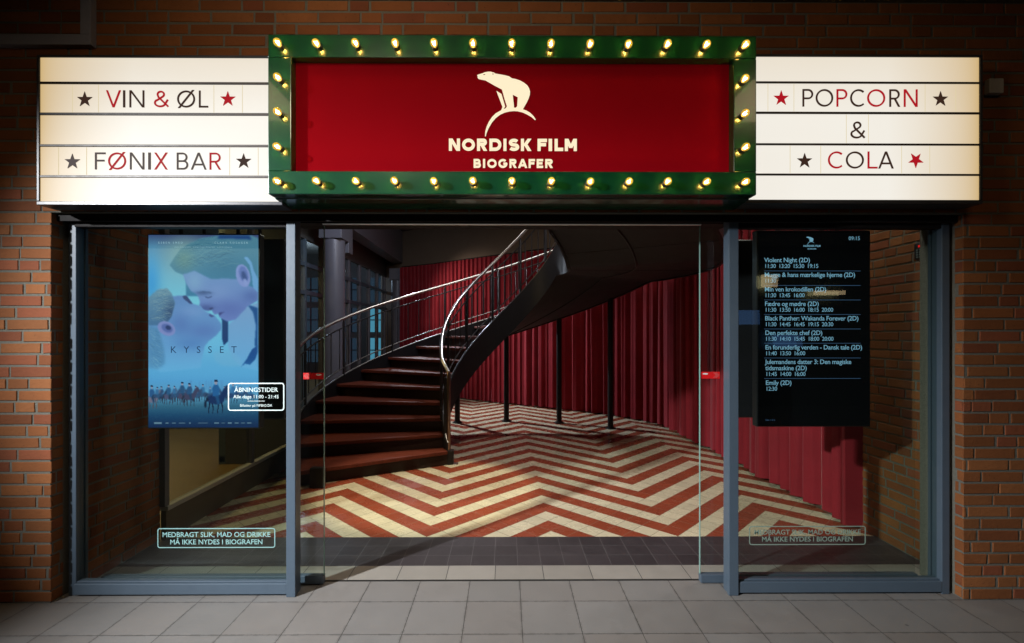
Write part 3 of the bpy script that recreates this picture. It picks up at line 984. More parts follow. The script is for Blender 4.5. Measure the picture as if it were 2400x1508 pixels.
# opening hours
mb = MB()
Y = 0.0935
p0, p1 = at(535.5, 962, Y), at(665, 899, Y)
roundrect(mb, p0.x, p1.x, p0.z, p1.z, 0.013, 0.0065, Y)
cx = (p0.x + p1.x) / 2
font_mesh(mb, 'ÅBNINGSTIDER', 0.0365, cx, az(919, Y, 600), Y, 'CENTER', 0.004)
font_mesh(mb, 'Alle dage 11:00 - 21:45', 0.0285, cx, az(934, Y, 600), Y, 'CENTER', 0.002)
mb.box(cx - 0.05, cx + 0.05, Y, Y + 0.0005, az(941, Y, 600), az(940, Y, 600))
font_mesh(mb, 'Billetter på NFBIO.DK', 0.0205, cx, az(953.5, Y, 600), Y, 'CENTER', 0.0)
mb.build('opening_hours', MAT['vinyl_white'], wl)


def sliding_door(label, x0, x1, lead, zst0, zst1, sx0, sx1, right):
    root = thing('sliding_door', ((x0 + x1) / 2, 0.205, 0), label, 'sliding door', 'open glass sliding doors')
    mb = MB(); mb.add([(x0, 0.205, 0.056), (x1, 0.205, 0.056), (x1, 0.205, 2.17), (x0, 0.205, 2.17)], [(0, 1, 2, 3)])
    mb.build('pane', MAT['door_glass'], root)
    mb = MB(); mb.box(lead - 0.002, lead + 0.002, 0.199, 0.211, 0.056, 2.17)
    mb.build('glass_edge', MAT['glass_edge'], root)
    mb = MB(); mb.box(x0, x1, 0.185, 0.225, 0.006, 0.055)
    mb.build('bottom_rail', MAT['frame'], root, bevel=0.003)
    mb = MB()
    Y = 0.2035
    mb.box(sx0, sx1, Y, Y + 0.0006, zst0, zst1, 0)
    h = zst1 - zst0
    for k in range(3):
        d = 1 if right else -1
        bx = (sx1 - 0.040 + 0.009 * k) if right else (sx0 + 0.040 - 0.009 * k)
        mb.stroke([(bx, zst0 + h * 0.12), (bx + d * 0.018, zst0 + h * 0.5), (bx, zst1 - h * 0.12)], 0.0026, Y - 0.0008, 0.0004, False, 2)
    ex = sx0 + 0.032 if right else sx1 - 0.032
    mb.poly([[(ex + 0.017 * math.cos(t), zst1 - h * 0.3 + 0.005 * math.sin(t)) for t in [2 * math.pi * i / 14 for i in range(14)]]], Y - 0.0008, 0.0004, 1)
    mb.build('sticker', [MAT['red_sticker'], MAT['white_print'], MAT['pink_print']], root)
    return root


Yd = 0.205
xl = ax(760, Yd); xr = ax(1640, Yd)
sliding_door('glass sliding door pushed open behind the window with the film poster', -2.44, xl, xl, az(889, Yd), az(874, Yd), ax(711, Yd), xl - 0.001, False)
sliding_door('glass sliding door with a bright red arrow sticker, beside the showtimes window', xr, 2.50, xr, az(888, Yd), az(872, Yd), xr + 0.001, ax(1687, Yd), True)


# ------------------------------------------------------------------ display screens
def smooth(img, k):
    for _ in range(k):
        img = (img + np.roll(img, 1, 0) + np.roll(img, -1, 0)) / 3
        img = (img + np.roll(img, 1, 1) + np.roll(img, -1, 1)) / 3
    return img


def poster_pixels(W, Hh):
    """blue romantic-drama poster: two heads in profile above riders in a field (generic shapes)"""
    # canvas in the close-up's units: x 115..1650, y 130..2860
    X, Yc = np.meshgrid(115 + (np.arange(W) + 0.5) / W * 1535, 130 + (np.arange(Hh) + 0.5) / Hh * 2730)
    img = np.zeros((Hh, W, 3))
    ys = [130, 300, 700, 1100, 1700, 2200, 2420, 2560, 2700, 2860]
    cs = [(62, 72, 118), (98, 140, 175), (118, 180, 214), (122, 200, 232), (112, 188, 236), (88, 160, 222), (96, 160, 205), (52, 104, 138), (24, 70, 112), (14, 40, 84)]
    for k in range(3): img[..., k] = np.interp(Yc, ys, [c[k] for c in cs])
    f = np.exp(-((X - 160) / 130) ** 2) * np.exp(-((Yc - 800) / 420) ** 2)
    img = img * (1 - f[..., None]) + np.array((64, 158, 226)) * f[..., None]
    f = np.exp(-((X - 620) / 240) ** 2 - ((Yc - 400) / 260) ** 2) * 0.6
    img = img * (1 - f[..., None]) + np.array((150, 178, 170)) * f[..., None]

    def inside(pts):
        m = np.zeros(X.shape, bool)
        n = len(pts)
        for i in range(n):
            x1, y1 = pts[i]; x2, y2 = pts[(i + 1) % n]
            if y1 == y2: continue
            c = ((y1 > Yc) != (y2 > Yc)) & (X < (x2 - x1) * (Yc - y1) / (y2 - y1) + x1)
            m ^= c
        return m.astype(float)

    def paint(pts, col, soft=1, alpha=1.0, ramp=None):
        nonlocal img
        a = smooth(inside(pts), soft) * alpha
        c = np.array(col, float)
        if ramp is not None:
            c = np.array(col, float) + (np.array(ramp, float) - np.array(col, float)) * np.clip((Yc - min(p[1] for p in pts)) / (max(p[1] for p in pts) - min(p[1] for p in pts)), 0, 1)[..., None]
        img = img * (1 - a[..., None]) + c * a[..., None]

    def ell(cx, cy, rx, ry, n=24, rot=0):
        return [(cx + rx * math.cos(t) * math.cos(rot) - ry * math.sin(t) * math.sin(rot), cy + rx * math.cos(t) * math.sin(rot) + ry * math.sin(t) * math.cos(rot)) for t in [2 * math.pi * i / n for i in range(n)]]

    def shade(mask, cx, cy, rx, ry, col, alpha):
        nonlocal img
        f_ = np.exp(-((X - cx) / rx) ** 2 - ((Yc - cy) / ry) ** 2) * mask * alpha
        img = img * (1 - f_[..., None]) + np.array(col, float) * f_[..., None]

    def strands(mask, n, start, end, bow, cols, seed):
        r_ = random.Random(seed)
        nonlocal img
        for _ in range(n):
            a0 = (r_.uniform(*start[0]), r_.uniform(*start[1]))
            a1 = (a0[0] + r_.uniform(*end[0]), a0[1] + r_.uniform(*end[1]))
            mid = ((a0[0] + a1[0]) / 2 + r_.uniform(-20, 20), (a0[1] + a1[1]) / 2 + bow * r_.uniform(0.5, 1.3))
            w_ = r_.uniform(5, 12)
            pts_ = [a0, mid, a1, (mid[0], mid[1] + w_)]
            al = inside(pts_) * mask * r_.uniform(0.12, 0.34)
            img = img * (1 - al[..., None]) + np.array(r_.choice(cols), float) * al[..., None]

    # his shoulder, neck and collar
    paint([(1460, 1170), (1650, 1090), (1650, 2060), (1420, 2010), (1300, 1900), (1230, 1700), (1235, 1400), (1330, 1330)], (126, 160, 212), 2, 1, (110, 176, 234))
    paint([(1500, 1120), (1650, 1170), (1650, 1740), (1600, 1700), (1620, 1420), (1580, 1230)], (24, 78, 146), 2)
    paint([(1650, 1690), (1560, 1760), (1500, 1880), (1410, 2005), (1470, 1960), (1540, 1975), (1610, 1900), (1650, 1790)], (22, 76, 150), 1)
    paint([(1140, 1310), (1230, 1350), (1230, 1640), (1170, 1700), (1145, 1600), (1150, 1440)], (22, 58, 118), 1)
    # his head: hair, then the face
    hair = [(700, 250), (560, 340), (480, 460), (415, 560), (490, 650), (580, 690), (640, 700), (640, 1000), (1400, 1000), (1650, 960), (1650, 180), (1560, 140), (1100, 140), (850, 180)]
    hm = smooth(inside(hair), 1)
    paint(hair, (88, 134, 160), 2, 1, (56, 122, 168))
    shade(hm, 620, 480, 150, 160, (112, 146, 140), 0.7)
    shade(hm, 1200, 600, 300, 170, (46, 108, 150), 0.6)
    strands(hm, 260, ((430, 1100), (240, 640)), ((180, 420), (-150, 60)), -60, [(40, 84, 118), (132, 168, 176), (66, 120, 150)], 3)
    face = [(600, 690), (650, 830), (715, 930), (785, 970), (812, 1005), (838, 1085), (828, 1130), (885, 1195), (950, 1212), (1000, 1195), (1040, 1262), (1095, 1250), (1110, 1300), (1220, 1362), (1330, 1335),
            (1420, 1240), (1500, 1150), (1650, 1060), (1650, 900), (1540, 860), (1380, 760), (1180, 750), (1000, 760), (860, 690), (760, 640), (650, 680)]
    fm = smooth(inside(face), 1)
    paint(face, (112, 146, 204), 2, 1, (112, 130, 204))
    shade(fm, 760, 800, 130, 160, (134, 170, 214), 0.7)
    shade(fm, 1080, 950, 160, 110, (132, 156, 214), 0.5)
    shade(fm, 1250, 1180, 260, 130, (88, 104, 180), 0.65)
    shade(fm, 1560, 1000, 140, 100, (74, 94, 168), 0.6)
    shade(fm, 920, 1170, 110, 55, (64, 78, 146), 0.75)
    shade(fm, 880, 960, 120, 34, (70, 92, 150), 0.8)
    paint([(905, 1000), (950, 1018), (1005, 1000), (1012, 985), (1000, 1012), (955, 1032), (915, 1018)], (40, 56, 108), 1, 0.9)
    paint([(800, 950), (880, 930), (1000, 945), (1000, 960), (880, 950)], (58, 82, 132), 1, 0.7)
    paint([(100 + 855, 1180), (1010, 1155), (1030, 1172), (985, 1200)], (46, 54, 108), 1, 0.8)
    paint([(1095, 1235), (1180, 1222), (1130, 1262), (1110, 1285)], (60, 66, 132), 1, 0.9)
    paint([(1100, 140), (1530, 140), (1560, 200), (1400, 190), (1080, 185)], (22, 50, 118), 4, 0.8)
    paint(ell(1440, 710, 98, 165, rot=-0.25), (136, 148, 216), 1)
    paint(ell(1448, 690, 62, 120, rot=-0.25), (98, 116, 190), 2)
    paint(ell(1455, 720, 34, 78, rot=-0.3), (52, 74, 140), 2)
    paint(ell(1470, 800, 30, 50, rot=-0.3), (142, 154, 220), 2)
    paint([(1450, 450), (1500, 440), (1560, 520), (1590, 640), (1650, 760), (1650, 950), (1580, 880), (1560, 700), (1530, 560)], (112, 164, 222), 1, 0.95)
    # her head, thrown back
    her = [(470, 1000), (590, 990), (650, 995), (735, 1108), (840, 1138), (905, 1210), (985, 1252), (1050, 1282), (1142, 1400), (1140, 1470), (1062, 1560), (960, 1640), (905, 1710), (862, 1900), (850, 2020), (300, 2080), (115, 2000), (115, 1050)]
    wm = smooth(inside(her), 1)
    paint(her, (100, 136, 200), 2, 1, (112, 178, 234))
    shade(wm, 720, 1220, 190, 90, (128, 160, 220), 0.6)
    shade(wm, 900, 1500, 260, 140, (84, 104, 182), 0.55)
    shade(wm, 560, 1400, 160, 170, (86, 110, 184), 0.55)
    shade(wm, 700, 1680, 230, 100, (78, 118, 192), 0.5)
    paint([(590, 1000), (650, 992), (735, 1108), (700, 1112), (610, 1040)], (44, 58, 112), 1, 0.9)
    paint([(975, 1250), (1045, 1285), (1000, 1300), (960, 1275)], (60, 64, 128), 1, 0.8)
    wh = [(115, 1020), (250, 905), (380, 890), (440, 960), (490, 1100), (440, 1290), (360, 1400), (240, 1420), (115, 1420)]
    whm = smooth(inside(wh), 1)
    paint(wh, (112, 150, 178), 2, 0.95, (70, 112, 160))
    shade(whm, 430, 1230, 110, 190, (48, 72, 118), 0.8)
    strands(whm, 150, ((115, 330), (900, 1360)), ((120, 240), (-60, 40)), -40, [(168, 184, 184), (60, 92, 130), (140, 168, 186)], 4)
    paint([(115, 1420), (260, 1450), (300, 1600), (340, 1760), (350, 1960), (250, 2040), (115, 2020)], (84, 136, 186), 6, 0.8)
    strands(smooth(inside([(115, 1420), (260, 1450), (340, 1760), (350, 2040), (115, 2040)]), 3), 120, ((115, 260), (1440, 1980)), ((60, 120), (20, 120)), 20, [(150, 190, 214), (58, 104, 150)], 6)
    paint(ell(370, 1460, 130, 95, rot=0.5), (134, 142, 208), 1)
    paint(ell(378, 1455, 84, 58, rot=0.5), (92, 108, 180), 2)
    paint(ell(395, 1450, 42, 30, rot=0.5), (44, 60, 116), 1)
    # mist over the field, far riders, then the near riders
    f = np.exp(-((Yc - 2090) / 150) ** 2) * 0.35
    img = img * (1 - f[..., None]) + np.array((100, 184, 240)) * f[..., None]
    paint([(1020, 1800), (1250, 1760), (1420, 1900), (1420, 2000), (1150, 1990), (1050, 1920)], (120, 180, 226), 6, 0.5)
    rr = random.Random(5)
    for i in range(14):
        cx = 700 + rr.uniform(0, 480)
        paint([(cx - 12, 2330), (cx - 10, 2190 + rr.uniform(0, 40)), (cx + 10, 2190), (cx + 12, 2330)], (86, 146, 206), 1, 0.5)

    def rider(cx, base, s, horse, coat, flip=1, leap=False):
        q = lambda pts: [(cx + flip * a * s, base + b * s) for a, b in pts]
        for (lx, k) in ((-70, -10), (-45, 12), (35, -12), (62, 14)):
            paint(q([(lx - 9, -130), (lx + 13, -130), (lx + k + 8, -60), (lx + k + 2, 0), (lx + k - 8, 0), (lx + k - 6, -60)]), [c * 0.7 for c in horse], 0)
        paint(q(ell(0, -160, 100, 58)), horse, 1)
        paint(q([(40, -200), (95, -290), (128, -330), (150, -300), (165, -250), (140, -240), (110, -180), (70, -130)]), horse, 1)
        paint(q([(-95, -190), (-135, -120), (-128, -60), (-112, -60), (-105, -130), (-80, -150)]), [c * 0.6 for c in horse], 1)
        paint(q([(-38, -195), (-42, -290), (-22, -330), (22, -330), (48, -280), (30, -190)]), coat, 1)
        paint(q([(-10, -200), (30, -200), (46, -120), (30, -85), (14, -120)]), [c * 0.8 for c in coat], 1)
        paint(q(ell(0, -352, 17, 23)), (150, 150, 180), 0)
        paint(q([(-20, -362), (-18, -388), (18, -388), (24, -362)]), (24, 44, 80), 0)
    rider(300, 2520, 0.62, (34, 54, 92), (50, 104, 160))
    rider(880, 2490, 0.62, (52, 76, 116), (56, 116, 170), -1)
    rider(1300, 2520, 0.72, (40, 70, 120), (56, 116, 176))
    rider(400, 2540, 0.74, (80, 84, 122), (44, 92, 142))
    rider(590, 2550, 0.86, (74, 70, 104), (40, 84, 132))
    rider(165, 2600, 0.86, (118, 112, 140), (44, 90, 146))
    for (cx_, by_, sc_, fl_) in ((480, 2500, 0.58, 1), (700, 2480, 0.5, -1), (780, 2500, 0.58, 1), (980, 2480, 0.5, 1), (1180, 2490, 0.55, -1), (1420, 2480, 0.5, 1), (1540, 2500, 0.55, -1), (240, 2500, 0.55, 1)):
        rider(cx_, by_, sc_, (50, 78, 122), (58, 112, 166), fl_)
    rider(690, 2560, 0.84, (66, 66, 100), (40, 84, 134))
    rider(1060, 2660, 1.22, (18, 46, 96), (34, 96, 160))
    for i in range(500):
        cx, cy = rr.uniform(115, 1650), rr.uniform(2470, 2760)
        d = rr.uniform(-14, 14)
        paint([(cx, cy), (cx + 26, cy + 3), (cx + 10, cy + 12)], (60 + d, 112 + d, 140 + d), 0, 0.25) if i < 120 else None
    return np.clip(img / 255, 0, 1)


def display(label, x0, x1, z0, z1, Y, group):
    root = thing('display_screen', ((x0 + x1) / 2, Y, z0), label, 'display screen', group)
    mb = MB()
    b = 0.008
    mb.box(x0 - b, x1 + b, Y + 0.0015, Y + 0.06, z0 - b, z1 + b)
    mb.build('housing', MAT['bezel'], root, bevel=0.004)
    mb = MB()
    for xx in (x0 + 0.16, x1 - 0.16): mb.tube([(xx, Y + 0.065, z1 - 0.03), (xx, Y + 0.065, 4.24)], 0.012, 10)
    mb.build('hanger', MAT['frame_dark'], root, smooth=True)
    return root


p0, p1 = at(348, 1002.5, 0.30), at(605.5, 551.5, 0.30)
d1 = display('portrait screen glowing with a blue film poster titled KYSSET', p0.x, p1.x, p0.z, p1.z, 0.30, 'front display screens')
Wn, Hn = 198, 348
im = poster_pixels(Wn, Hn)
me = bpy.data.meshes.new('picture')
gx, gz = np.linspace(p0.x, p1.x, Wn + 1), np.linspace(p1.z, p0.z, Hn + 1)
GX, GZ = np.meshgrid(gx, gz)
vs = np.stack([GX.ravel(), np.full(GX.size, 0.300), GZ.ravel()], 1)
idx = np.arange((Wn + 1) * (Hn + 1)).reshape(Hn + 1, Wn + 1)
fs = np.stack([idx[:-1, :-1], idx[1:, :-1], idx[1:, 1:], idx[:-1, 1:]], -1).reshape(-1, 4)
me.from_pydata(vs.tolist(), [], fs.tolist())
ca = me.color_attributes.new('pic', 'FLOAT_COLOR', 'POINT')
big = np.zeros((Hn + 1, Wn + 1, 4)); big[..., 3] = 1
pad = np.pad(im, ((0, 1), (0, 1), (0, 0)), 'edge')
lin = np.where(pad <= 0.04045, pad / 12.92, ((pad + 0.055) / 1.055) ** 2.4)
big[..., :3] = lin
ca.data.foreach_set('color', big.ravel())
m = M('poster_picture')
a = m.n('ShaderNodeVertexColor', layer_name='pic')
m.put('Base Color', (0.004, 0.004, 0.005)); m.put('Roughness', 0.4); m.put('Specular IOR Level', 0.1)
m.put('Emission Color', a.outputs[0]); m.put('Emission Strength', 1.32)
me.materials.append(m.mat)
pic = link('picture', me, d1)
mb = MB()
Y = 0.2988
font_mesh(mb, 'ESBEN SMED', 0.0170, ax(371, Y), az(571.5, Y, 470), Y, 'LEFT', 0.0, 1, 1.75)
font_mesh(mb, 'CLARA ROSAGER', 0.0170, ax(581, Y), az(571.5, Y, 470), Y, 'RIGHT', 0.0, 1, 1.75)
font_mesh(mb, 'LARS MIKKELSEN   ROSALINDE MYNSTER   DAVID DENCIK', 0.0098, ax(476, Y), az(581, Y, 470), Y, 'CENTER', 0.0, 1, 1.45)
font_mesh(mb, 'K Y S S E T', 0.060, ax(477, Y), az(827.5, Y, 470), Y, 'CENTER', -0.004, 0, 1.45)
for (a_, b_, c_) in ((361, 379, 3.0), (388, 395, 1.6), (403, 412, 1.2), (419, 434, 1.0), (443, 447, 1.8), (464, 487, 0.7), (502, 513, 1.8), (519, 527, 0.7), (534, 543, 2.2), (550, 559, 1.5), (565, 574, 1.0), (579, 589, 1.6)):
    mb.box(ax(a_, Y), ax(b_, Y), Y, Y + 0.0004, az(992 + c_ * 0.7, Y, 470), az(992 - c_ * 0.7, Y, 470), 2)
mb.build('credits', [emit('poster_title', (0.02, 0.06, 0.19), 0.8), emit('poster_names', (0.55, 0.80, 1.0), 1.0), emit('poster_logos', (0.30, 0.50, 0.74), 0.6)], d1)

p0, p1 = at(1777, 998, 0.30), at(2037.5, 543, 0.30)
d2 = display('portrait black screen listing film titles and showtimes', p0.x, p1.x, p0.z, p1.z, 0.30, 'front display screens')
mb = MB(); mb.add([(p0.x, 0.30, p0.z), (p1.x, 0.30, p0.z), (p1.x, 0.30, p1.z), (p0.x, 0.30, p1.z)], [(0, 1, 2, 3)])
mb.build('panel', MAT['screen_black'], d2)
mb = MB()
Y = 0.2985
x0 = ax(1791, Y)
rows = [('Violent Night (2D)', 615, 0), ('11:30  13:20  15:30  19:15', 628.5, 1), ('Mugge & hans mærkelige hjerne (2D)', 649.5, 0), ('11:30', 663, 1),
        ('Min ven krokodillen (2D)', 683.5, 0), ('11:30  13:45  16:00', 697, 1), ('Fædre og mødre (2D)', 717.5, 0), ('11:30  13:50  16:00  18:15  20:00', 731, 1),
        ('Black Panther: Wakanda Forever (2D)', 751.5, 0), ('11:30  14:45  16:45  19:15  20:30', 765, 1), ('Den perfekte chef (2D)', 785.5, 0), ('11:30  14:10  15:45  18:00  20:00', 799, 1),
        ('En forunderlig verden - Dansk tale (2D)', 819.5, 0), ('11:40  13:50  16:00', 833, 1), ('Julemandens datter 3: Den magiske', 853.5, 0), ('tidsmaskine (2D)', 868, 0), ('11:45  14:00  16:00', 881.5, 1),
        ('Emily (2D)', 902.5, 0), ('12:30', 916, 1)]
for (s, yb, k) in rows:
    font_mesh(mb, s, 0.0405 if k == 0 else 0.0360, x0 + (yb - 615) * 0.00003, az(yb, Y, 1900), Y, 'LEFT', 0.007 if k == 0 else 0.001, 0, 0.95 if k == 0 else 0.92)
font_mesh(mb, '09:15', 0.033, ax(2016, Y), az(563, Y, 1900), Y, 'RIGHT', 0.002, 0)
font_mesh(mb, 'NORDISK FILM', 0.0165, ax(1903, Y), az(579, Y, 1900), Y, 'CENTER', 0.02, 0)
font_mesh(mb, 'BIOGRAFER', 0.0105, ax(1903, Y), az(585, Y, 1900), Y, 'CENTER', 0.02, 0)
font_mesh(mb, 'Side 1 af 2', 0.0145, ax(1794, Y), az(986.5, Y, 1900), Y, 'LEFT', 0.0, 1)
for yl in (635.5, 669.5, 703.5, 737.5, 771.5, 805, 839.5, 887.5):
    mb.box(x0, ax(2017, Y), Y, Y + 0.0004, az(yl + 0.5, Y, 1900), az(yl - 0.5, Y, 1900), 1)
sc = 17.5 / (1376 - 638) * 1.05
mb.poly([[(lambda p: (p.x, p.z))(at(1890 + (a - 638) * sc, 555 + (b - 153) * sc, Y)) for a, b in bear]], Y, 0.0004, 0)
mb.build('showtimes', [MAT['screen_text'], MAT['screen_line']], d2)

# the backs of the two screens that face into the lobby
for (lab, pa, pb, ya, yb, Y) in (('dark back of a second screen half hidden behind the blue film poster', 412, 666, 985, 560, 0.62),
                                 ('dark back of a second screen half hidden behind the showtimes screen', 1727, 1990, 980, 562, 0.62)):
    a_, b_ = at(pa, ya, Y), at(pb, yb, Y)
    r_ = thing('rear_screen', ((a_.x + b_.x) / 2, Y, a_.z), lab, 'display screen', 'screens seen from behind')
    mb = MB(); mb.box(a_.x, b_.x, Y, Y + 0.05, a_.z, b_.z); mb.build('housing', MAT['bezel'], r_, bevel=0.012, seg=3)
    mb = MB(); mb.box(a_.x + 0.15, b_.x - 0.15, Y - 0.022, Y - 0.0005, a_.z + 0.3, b_.z - 0.3)
    mb.build('mount', MAT['frame_dark'], r_, bevel=0.004)
    mb = MB()
    for xx in (a_.x + 0.18, b_.x - 0.18): mb.tube([(xx, Y + 0.025, b_.z - 0.02), (xx, Y + 0.025, 4.24)], 0.012, 10)
    mb.build('hanger', MAT['frame_dark'], r_, smooth=True)

# keypad on the right brick return
kz = az(588, 0.42, 2160)
kp = thing('keypad', (XRI - 0.01, 0.42, kz), 'black keypad with a red display on the brick behind the showtimes window', 'keypad')
mb = MB(); mb.box(XRI - 0.055, XRI - 0.004, 0.355, 0.475, kz - 0.062, kz + 0.062); mb.build('body', MAT['plastic_black'], kp, bevel=0.025, seg=4)
mb = MB(); mb.box(XRI - 0.0575, XRI - 0.0555, 0.385, 0.425, kz + 0.022, kz + 0.036); mb.build('display', MAT['red_led'], kp)
mb = MB()
for i in range(3):
    for j in range(4): mb.box(XRI - 0.0585, XRI - 0.0555, 0.380 + i * 0.022, 0.396 + i * 0.022, kz - 0.046 + j * 0.016, kz - 0.036 + j * 0.016)
mb.build('keys', MAT['key_grey'], kp)
mb = MB(); mb.tube([(XRI - 0.018, 0.415, kz + 0.06), (XRI - 0.014, 0.412, kz + 0.3), (XRI - 0.014, 0.410, 2.9)], 0.005, 8)
mb.build('cable', MAT['white_plastic'], kp, smooth=True)

# ------------------------------------------------------------------ the spiral staircase
CX, CY, RI, RO = 0.0, 3.30, 0.775, 2.47
RISE, STEP, TH0 = 0.165, 12.0, 222.3
TL1, TL0 = 30.3, -18.0


def nz_(th):
    if th >= TL1: return RISE * (TH0 - th) / STEP
    zl = RISE * (TH0 - TL1) / STEP
    if th >= TL0: return zl
    return zl + RISE * (TL0 - th) / STEP * 0.8


def pol(r, th, z): return (CX + r * math.cos(R(th)), CY + r * math.sin(R(th)), z)


def rng(a, b, n): return [a + (b - a) * i / n for i in range(n + 1)]


stair = thing('spiral_staircase', (CX, CY, 0), 'black spiral staircase with red brown wooden steps and a shining steel handrail', 'staircase')


def plate(r, th_a, th_b, up, dn, t, n=80):
    mb = MB()
    vs, fs = [], []
    ths = rng(th_a, th_b, n)
    for th in ths:
        zt, zb_ = nz_(th) + up, max(nz_(th) - dn, 0.002)
        for (rr_, zz) in ((r - t / 2, zb_), (r + t / 2, zb_), (r + t / 2, zt), (r - t / 2, zt)): vs.append(pol(rr_, th, zz))
    for i in range(n):
        for j in range(4):
            fs.append((i * 4 + j, i * 4 + (j + 1) % 4, i * 4 + 4 + (j + 1) % 4, i * 4 + 4 + j))
    fs += [(0, 1, 2, 3), tuple(n * 4 + j for j in (3, 2, 1, 0))]
    mb.add(vs, fs)
    return mb


THS, THE = 209.0, -95.0
for r in (RI, RO):
    s = plate(r, THS, THE, 0.06, 0.35, 0.03, 120).build('stringer', MAT['black'], stair, smooth=True)
    mb = MB(); mb.tube([pol(r, th, nz_(th) + 0.07) for th in rng(THS, THE, 110)], 0.012, 8)
    mb.build('flange', MAT['dark_steel'], s, smooth=True)
# underside between the stringers
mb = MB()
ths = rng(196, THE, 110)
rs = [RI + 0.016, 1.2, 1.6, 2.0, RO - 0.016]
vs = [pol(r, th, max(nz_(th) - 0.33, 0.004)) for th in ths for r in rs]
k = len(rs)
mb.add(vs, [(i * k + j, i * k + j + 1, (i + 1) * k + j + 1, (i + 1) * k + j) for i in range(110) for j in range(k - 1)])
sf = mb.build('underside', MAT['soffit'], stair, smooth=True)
mb = MB()
mb.tube([pol(1.56, th, nz_(th) - 0.335) for th in rng(118, THE, 80)], 0.012, 8)
for th in (92, 62, 30, 0, -30): mb.tube([pol(r, th, nz_(th) - 0.332) for r in (RI + 0.03, RO - 0.03)], 0.004, 6)
mb.build('seam', MAT['black'], sf, smooth=True)
for i in range(16):
    th = 210.3 - STEP * i
    zt = RISE * (i + 1)
    mb = MB()
    A, B = th + 0.8, th - STEP - 0.6
    if i == 0: A = th + 1.0
    vs = []
    n = 6
    for q in rng(A, B, n):
        # the nosing of the lowest step runs straight
        for (r, z) in ((RI + 0.017, zt - 0.04), (RO - 0.017, zt - 0.04), (RO - 0.017, zt), (RI + 0.017, zt)): vs.append(pol(r, q, z))
    fs = []
    for a_ in range(n):
        for j in range(4): fs.append((a_ * 4 + j, a_ * 4 + (j + 1) % 4, a_ * 4 + 4 + (j + 1) % 4, a_ * 4 + 4 + j))
    fs += [(0, 1, 2, 3), tuple(n * 4 + j for j in (3, 2, 1, 0))]
    mb.add(vs, fs)
    mb.build('tread', MAT['wood'], stair, bevel=0.006)
    mb = MB()
    a0, a1 = pol(RI + 0.018, th - 0.4, 0), pol(RO - 0.018, th - 0.4, 0)
    b0, b1 = pol(RI + 0.018, th - 1.2, 0), pol(RO - 0.018, th - 1.2, 0)
    z0, z1 = RISE * i + (0.001 if i else 0.003), zt - 0.0405
    mb.add([(*a0[:2], z0), (*a1[:2], z0), (*b1[:2], z0), (*b0[:2], z0), (*a0[:2], z1), (*a1[:2], z1), (*b1[:2], z1), (*b0[:2], z1)],
           [(0, 3, 2, 1), (4, 5, 6, 7), (0, 1, 5, 4), (1, 2, 6, 5), (2, 3, 7, 6), (3, 0, 4, 7)])
    mb.build('riser', MAT['riser'], stair)
mb = MB()
ths = rng(TL1 - 0.7, TL0, 16)
vs = [pol(r, th, nz_(TL1) - 0.03 + d) for th in ths for (r, d) in ((RI + 0.017, 0), (RO - 0.017, 0), (RO - 0.017, 0.03), (RI + 0.017, 0.03))]
mb.add(vs, [(i * 4 + j, i * 4 + (j + 1) % 4, i * 4 + 4 + (j + 1) % 4, i * 4 + 4 + j) for i in range(16) for j in range(4)])
mb.build('landing', MAT['wood'], stair)
# railings
for (r, ta, tb, n, step, pstep) in ((RO, 211, 8, 120, 4.4, 22.0), (RI + 0.025, 196, 8, 100, 7.0, 28.0)):
    inner = r < 1
    pts = [pol(r, th, nz_(th) + 0.87) for th in rng(ta, tb, n)]
    if inner:
        pts = [(-0.672, 2.945, 0.165), (-0.672, 2.945, 0.6), (-0.672, 2.945, 1.00), (-0.680, 2.975, 1.07)] + [pol(r + 0.0, th, nz_(th) + 0.87) for th in rng(198, tb, n)]
        mb = MB(); mb.tube(pts[3:], 0.0215, 12); hr = mb.build('handrail', MAT['steel'], stair, smooth=True)
        mb = MB(); mb.tube(pts[:3] + [(-0.676, 2.958, 1.045), pts[3]], 0.022, 12); mb.build('newel', MAT['bronze'], stair, smooth=True)
    else:
        mb = MB(); mb.tube(pts, 0.0215, 12); mb.build('handrail', MAT['steel'], stair, smooth=True)
    mb = MB(); mb.tube([pol(r, th, nz_(th) + 0.74) for th in rng(ta - 4, tb, n)], 0.010, 8); mb.build('middle_rail', MAT['black'], stair, smooth=True)
    mb = MB(); mb.tube([pol(r, th, nz_(th) + 0.17) for th in rng(ta - 6, tb, n)], 0.009, 8); mb.build('lower_rail', MAT['dark_steel'], stair, smooth=True)
    th = ta - 6
    while th > tb:
        mb = MB(); mb.tube([pol(r, th, nz_(th) + 0.17), pol(r, th, nz_(th) + 0.74)], 0.0065, 6); mb.build('baluster', MAT['black'], stair)
        th -= step
    th = ta - 8
    while th > tb:
        mb = MB(); mb.tube([pol(r, th, nz_(th) + 0.0), pol(r, th, nz_(th) + 0.80), pol(r, th, nz_(th) + 0.855)], [0.017, 0.017, 0.009], 8); mb.build('rail_post', MAT['black'], stair, smooth=True)
        th -= pstep
mb = MB(); mb.box(-0.705, -0.615, 2.905, 2.985, 0.0, 0.165)
nb = mb.build('newel_base', MAT['black'], stair, bevel=0.006)
mb = MB(); mb.box(-0.62, -0.56, 2.90, 2.98, 0.0, 0.012); mb.build('foot_plate', MAT['steel'], nb, bevel=0.003)
mb = MB(); mb.box(-0.738, -0.698, 2.995, 3.035, 0.10, 1.00); mb.build('newel_post', MAT['black'], stair, bevel=0.003)
mb = MB(); mb.box(-1.93, -1.80, 2.04, 2.12, 0.0, 0.20); mb.build('newel_base', MAT['black'], stair, bevel=0.006)
